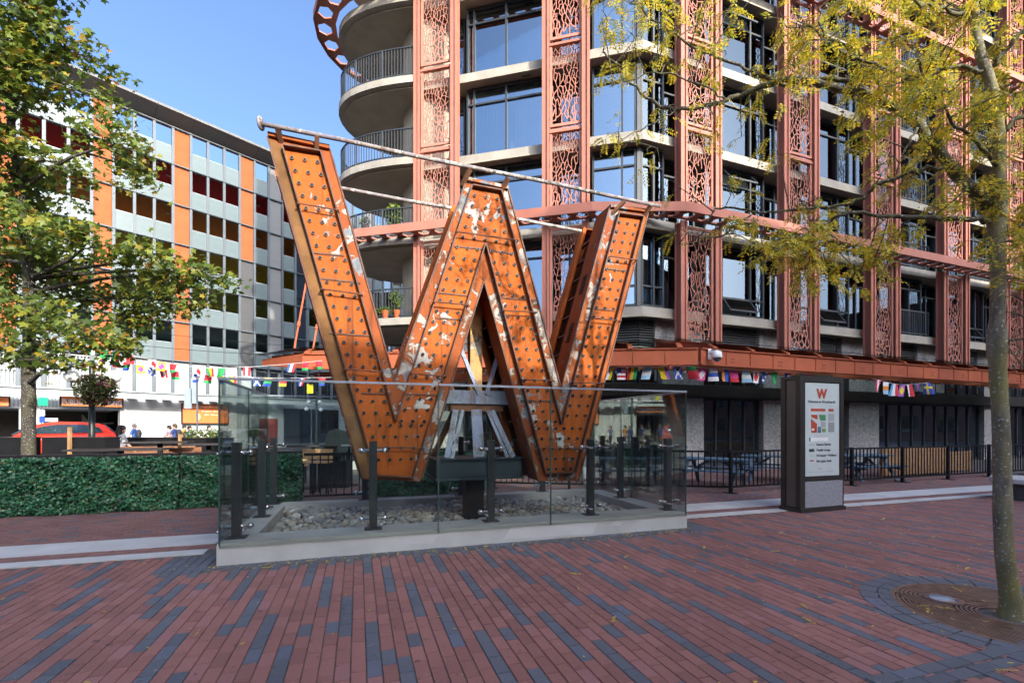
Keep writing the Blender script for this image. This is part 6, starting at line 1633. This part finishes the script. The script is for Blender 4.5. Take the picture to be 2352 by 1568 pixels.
wm_ = person('person with long dark hair in a white top behind the bench', pos(281, 13.9), 1.66, R(120), C((.6, .6, .62), .7, 'shirt'), C((.05, .06, .1), .7, 'trousers'))
mb = MB(); mb.ball((0, .06, 1.44), .12, 12, 8, (1.05, .8, 1.9)); part('long_hair', mb, HAIR, wm_, True, local=True)
GREYH = C((.25, .23, .2), .7, 'hair_grey')
person('person in a blue shirt with a grey backpack and grey hair walking by the entrance', pos(308, 24), 1.78, R(-70), C((.04, .12, .4), .7, 'shirt'), KHAKI, GREYH, C((.08, .08, .09), .7, 'backpack'))
person('person in a navy shirt and khaki trousers with a black backpack', pos(401, 24), 1.78, R(-75), NAVY, KHAKI, C((.08, .05, .03), .7, 'hair_brown'), C((.03, .03, .035), .7, 'backpack'))
person('person in a pale pink top walking beside the navy shirt', pos(388, 24.6), 1.7, R(-70), C((.6, .4, .42), .7, 'shirt'), C((.1, .1, .12), .7, 'trousers'))
person('person in a blue shirt with a dark backpack in front of the orange board', pos(436, 25), 1.68, R(100), C((.05, .1, .3), .7, 'shirt'), C((.1, .1, .12), .7, 'trousers'), HAIR, C((.05, .05, .05), .7, 'backpack'))
person('person in an orange top walking under the orange board', pos(424, 26.5), 1.72, R(90), C((.6, .25, .05), .7, 'shirt'), C((.08, .08, .09), .7, 'trousers'))
person('person in a purple grey top at the far side of the street', pos(480, 27), 1.7, R(80), C((.2, .18, .28), .7, 'shirt'), C((.05, .05, .06), .7, 'trousers'))

# ------------------------------------------------------------------ things on the balconies
rr = random.Random(8)
def potted(lab, px, py, D, z0, r3, n, s, mt=PLANTG):
    c = at(px, py, D); t = thing('potted_plant', lab, 'plant', (c.x, c.y, z0)); mb = MB(); mb.lathe((c.x, c.y, z0), [(.1, 0), (.15, .3)], 12); part('pot', mb, TERRA, t)
    part('foliage', leafclump((c.x, c.y, max(c.z, z0 + .3)), r3, n, s, rr), mt, t, kind='stuff')
potted('tall bright green fern on the balcony beside the letter', 905, 497, 17.45, SL[1], (.32, .22, .5), 380, .09)
potted('small plant with pink flowers on the same balcony rail', 838, 512, 17.7, SL[1], (.22, .15, .25), 200, .05, FLOWER)
potted('trailing vine on the lowest balcony beside the column', 912, 690, 17.25, SL[0], (.3, .12, .5), 300, .06)
potted('low trailing plant along the lowest balcony edge', 885, 716, 17.3, SL[0], (.35, .1, .15), 220, .05)
cv = thing('balcony_cloth', 'black cloth tied behind the lowest balcony railing', 'cloth', tuple(at(890, 690, 17.5)))
mb = MB()
for i in range(14):
    f, g = i / 14, (i + 1) / 14; a, b = at(862 + 50 * f, 655, 17.55 - .1 * f + .03 * math.sin(i * 2)), at(862 + 50 * g, 655, 17.55 - .1 * g + .03 * math.sin(i * 2 + 2)); a2, b2 = a.copy(), b.copy(); a2.z = b2.z = SL[0] + .1; a.z = b.z = SL[0] + 1.05
    mb.prism([a, b, b2, a2], (0, .01, 0))
part('cloth', mb, BLACK, cv, True)
dm = thing('hanging_sign', 'small yellow sign hanging under the canopy behind the glass', 'sign', tuple(at(712, 895, 14.6)))
a, b = at(705, 882, 14.6), at(719, 903, 14.6); mb = MB(); mb.box(a.x, b.x, a.y, a.y + .02, b.z, a.z); part('face', mb, C((.7, .6, .03), .5, 'sign_yellow'), dm)
mb = MB(); mb.tube([(a.x + .08, a.y + .01, a.z), (a.x + .08, a.y + .01, CZ0 + .05)], .008, 4); part('hanger', mb, BLACK, dm)
print('objects', len(bpy.data.objects), 'tris', sum(len(m.loops) - 2 * len(m.polygons) for m in bpy.data.meshes))
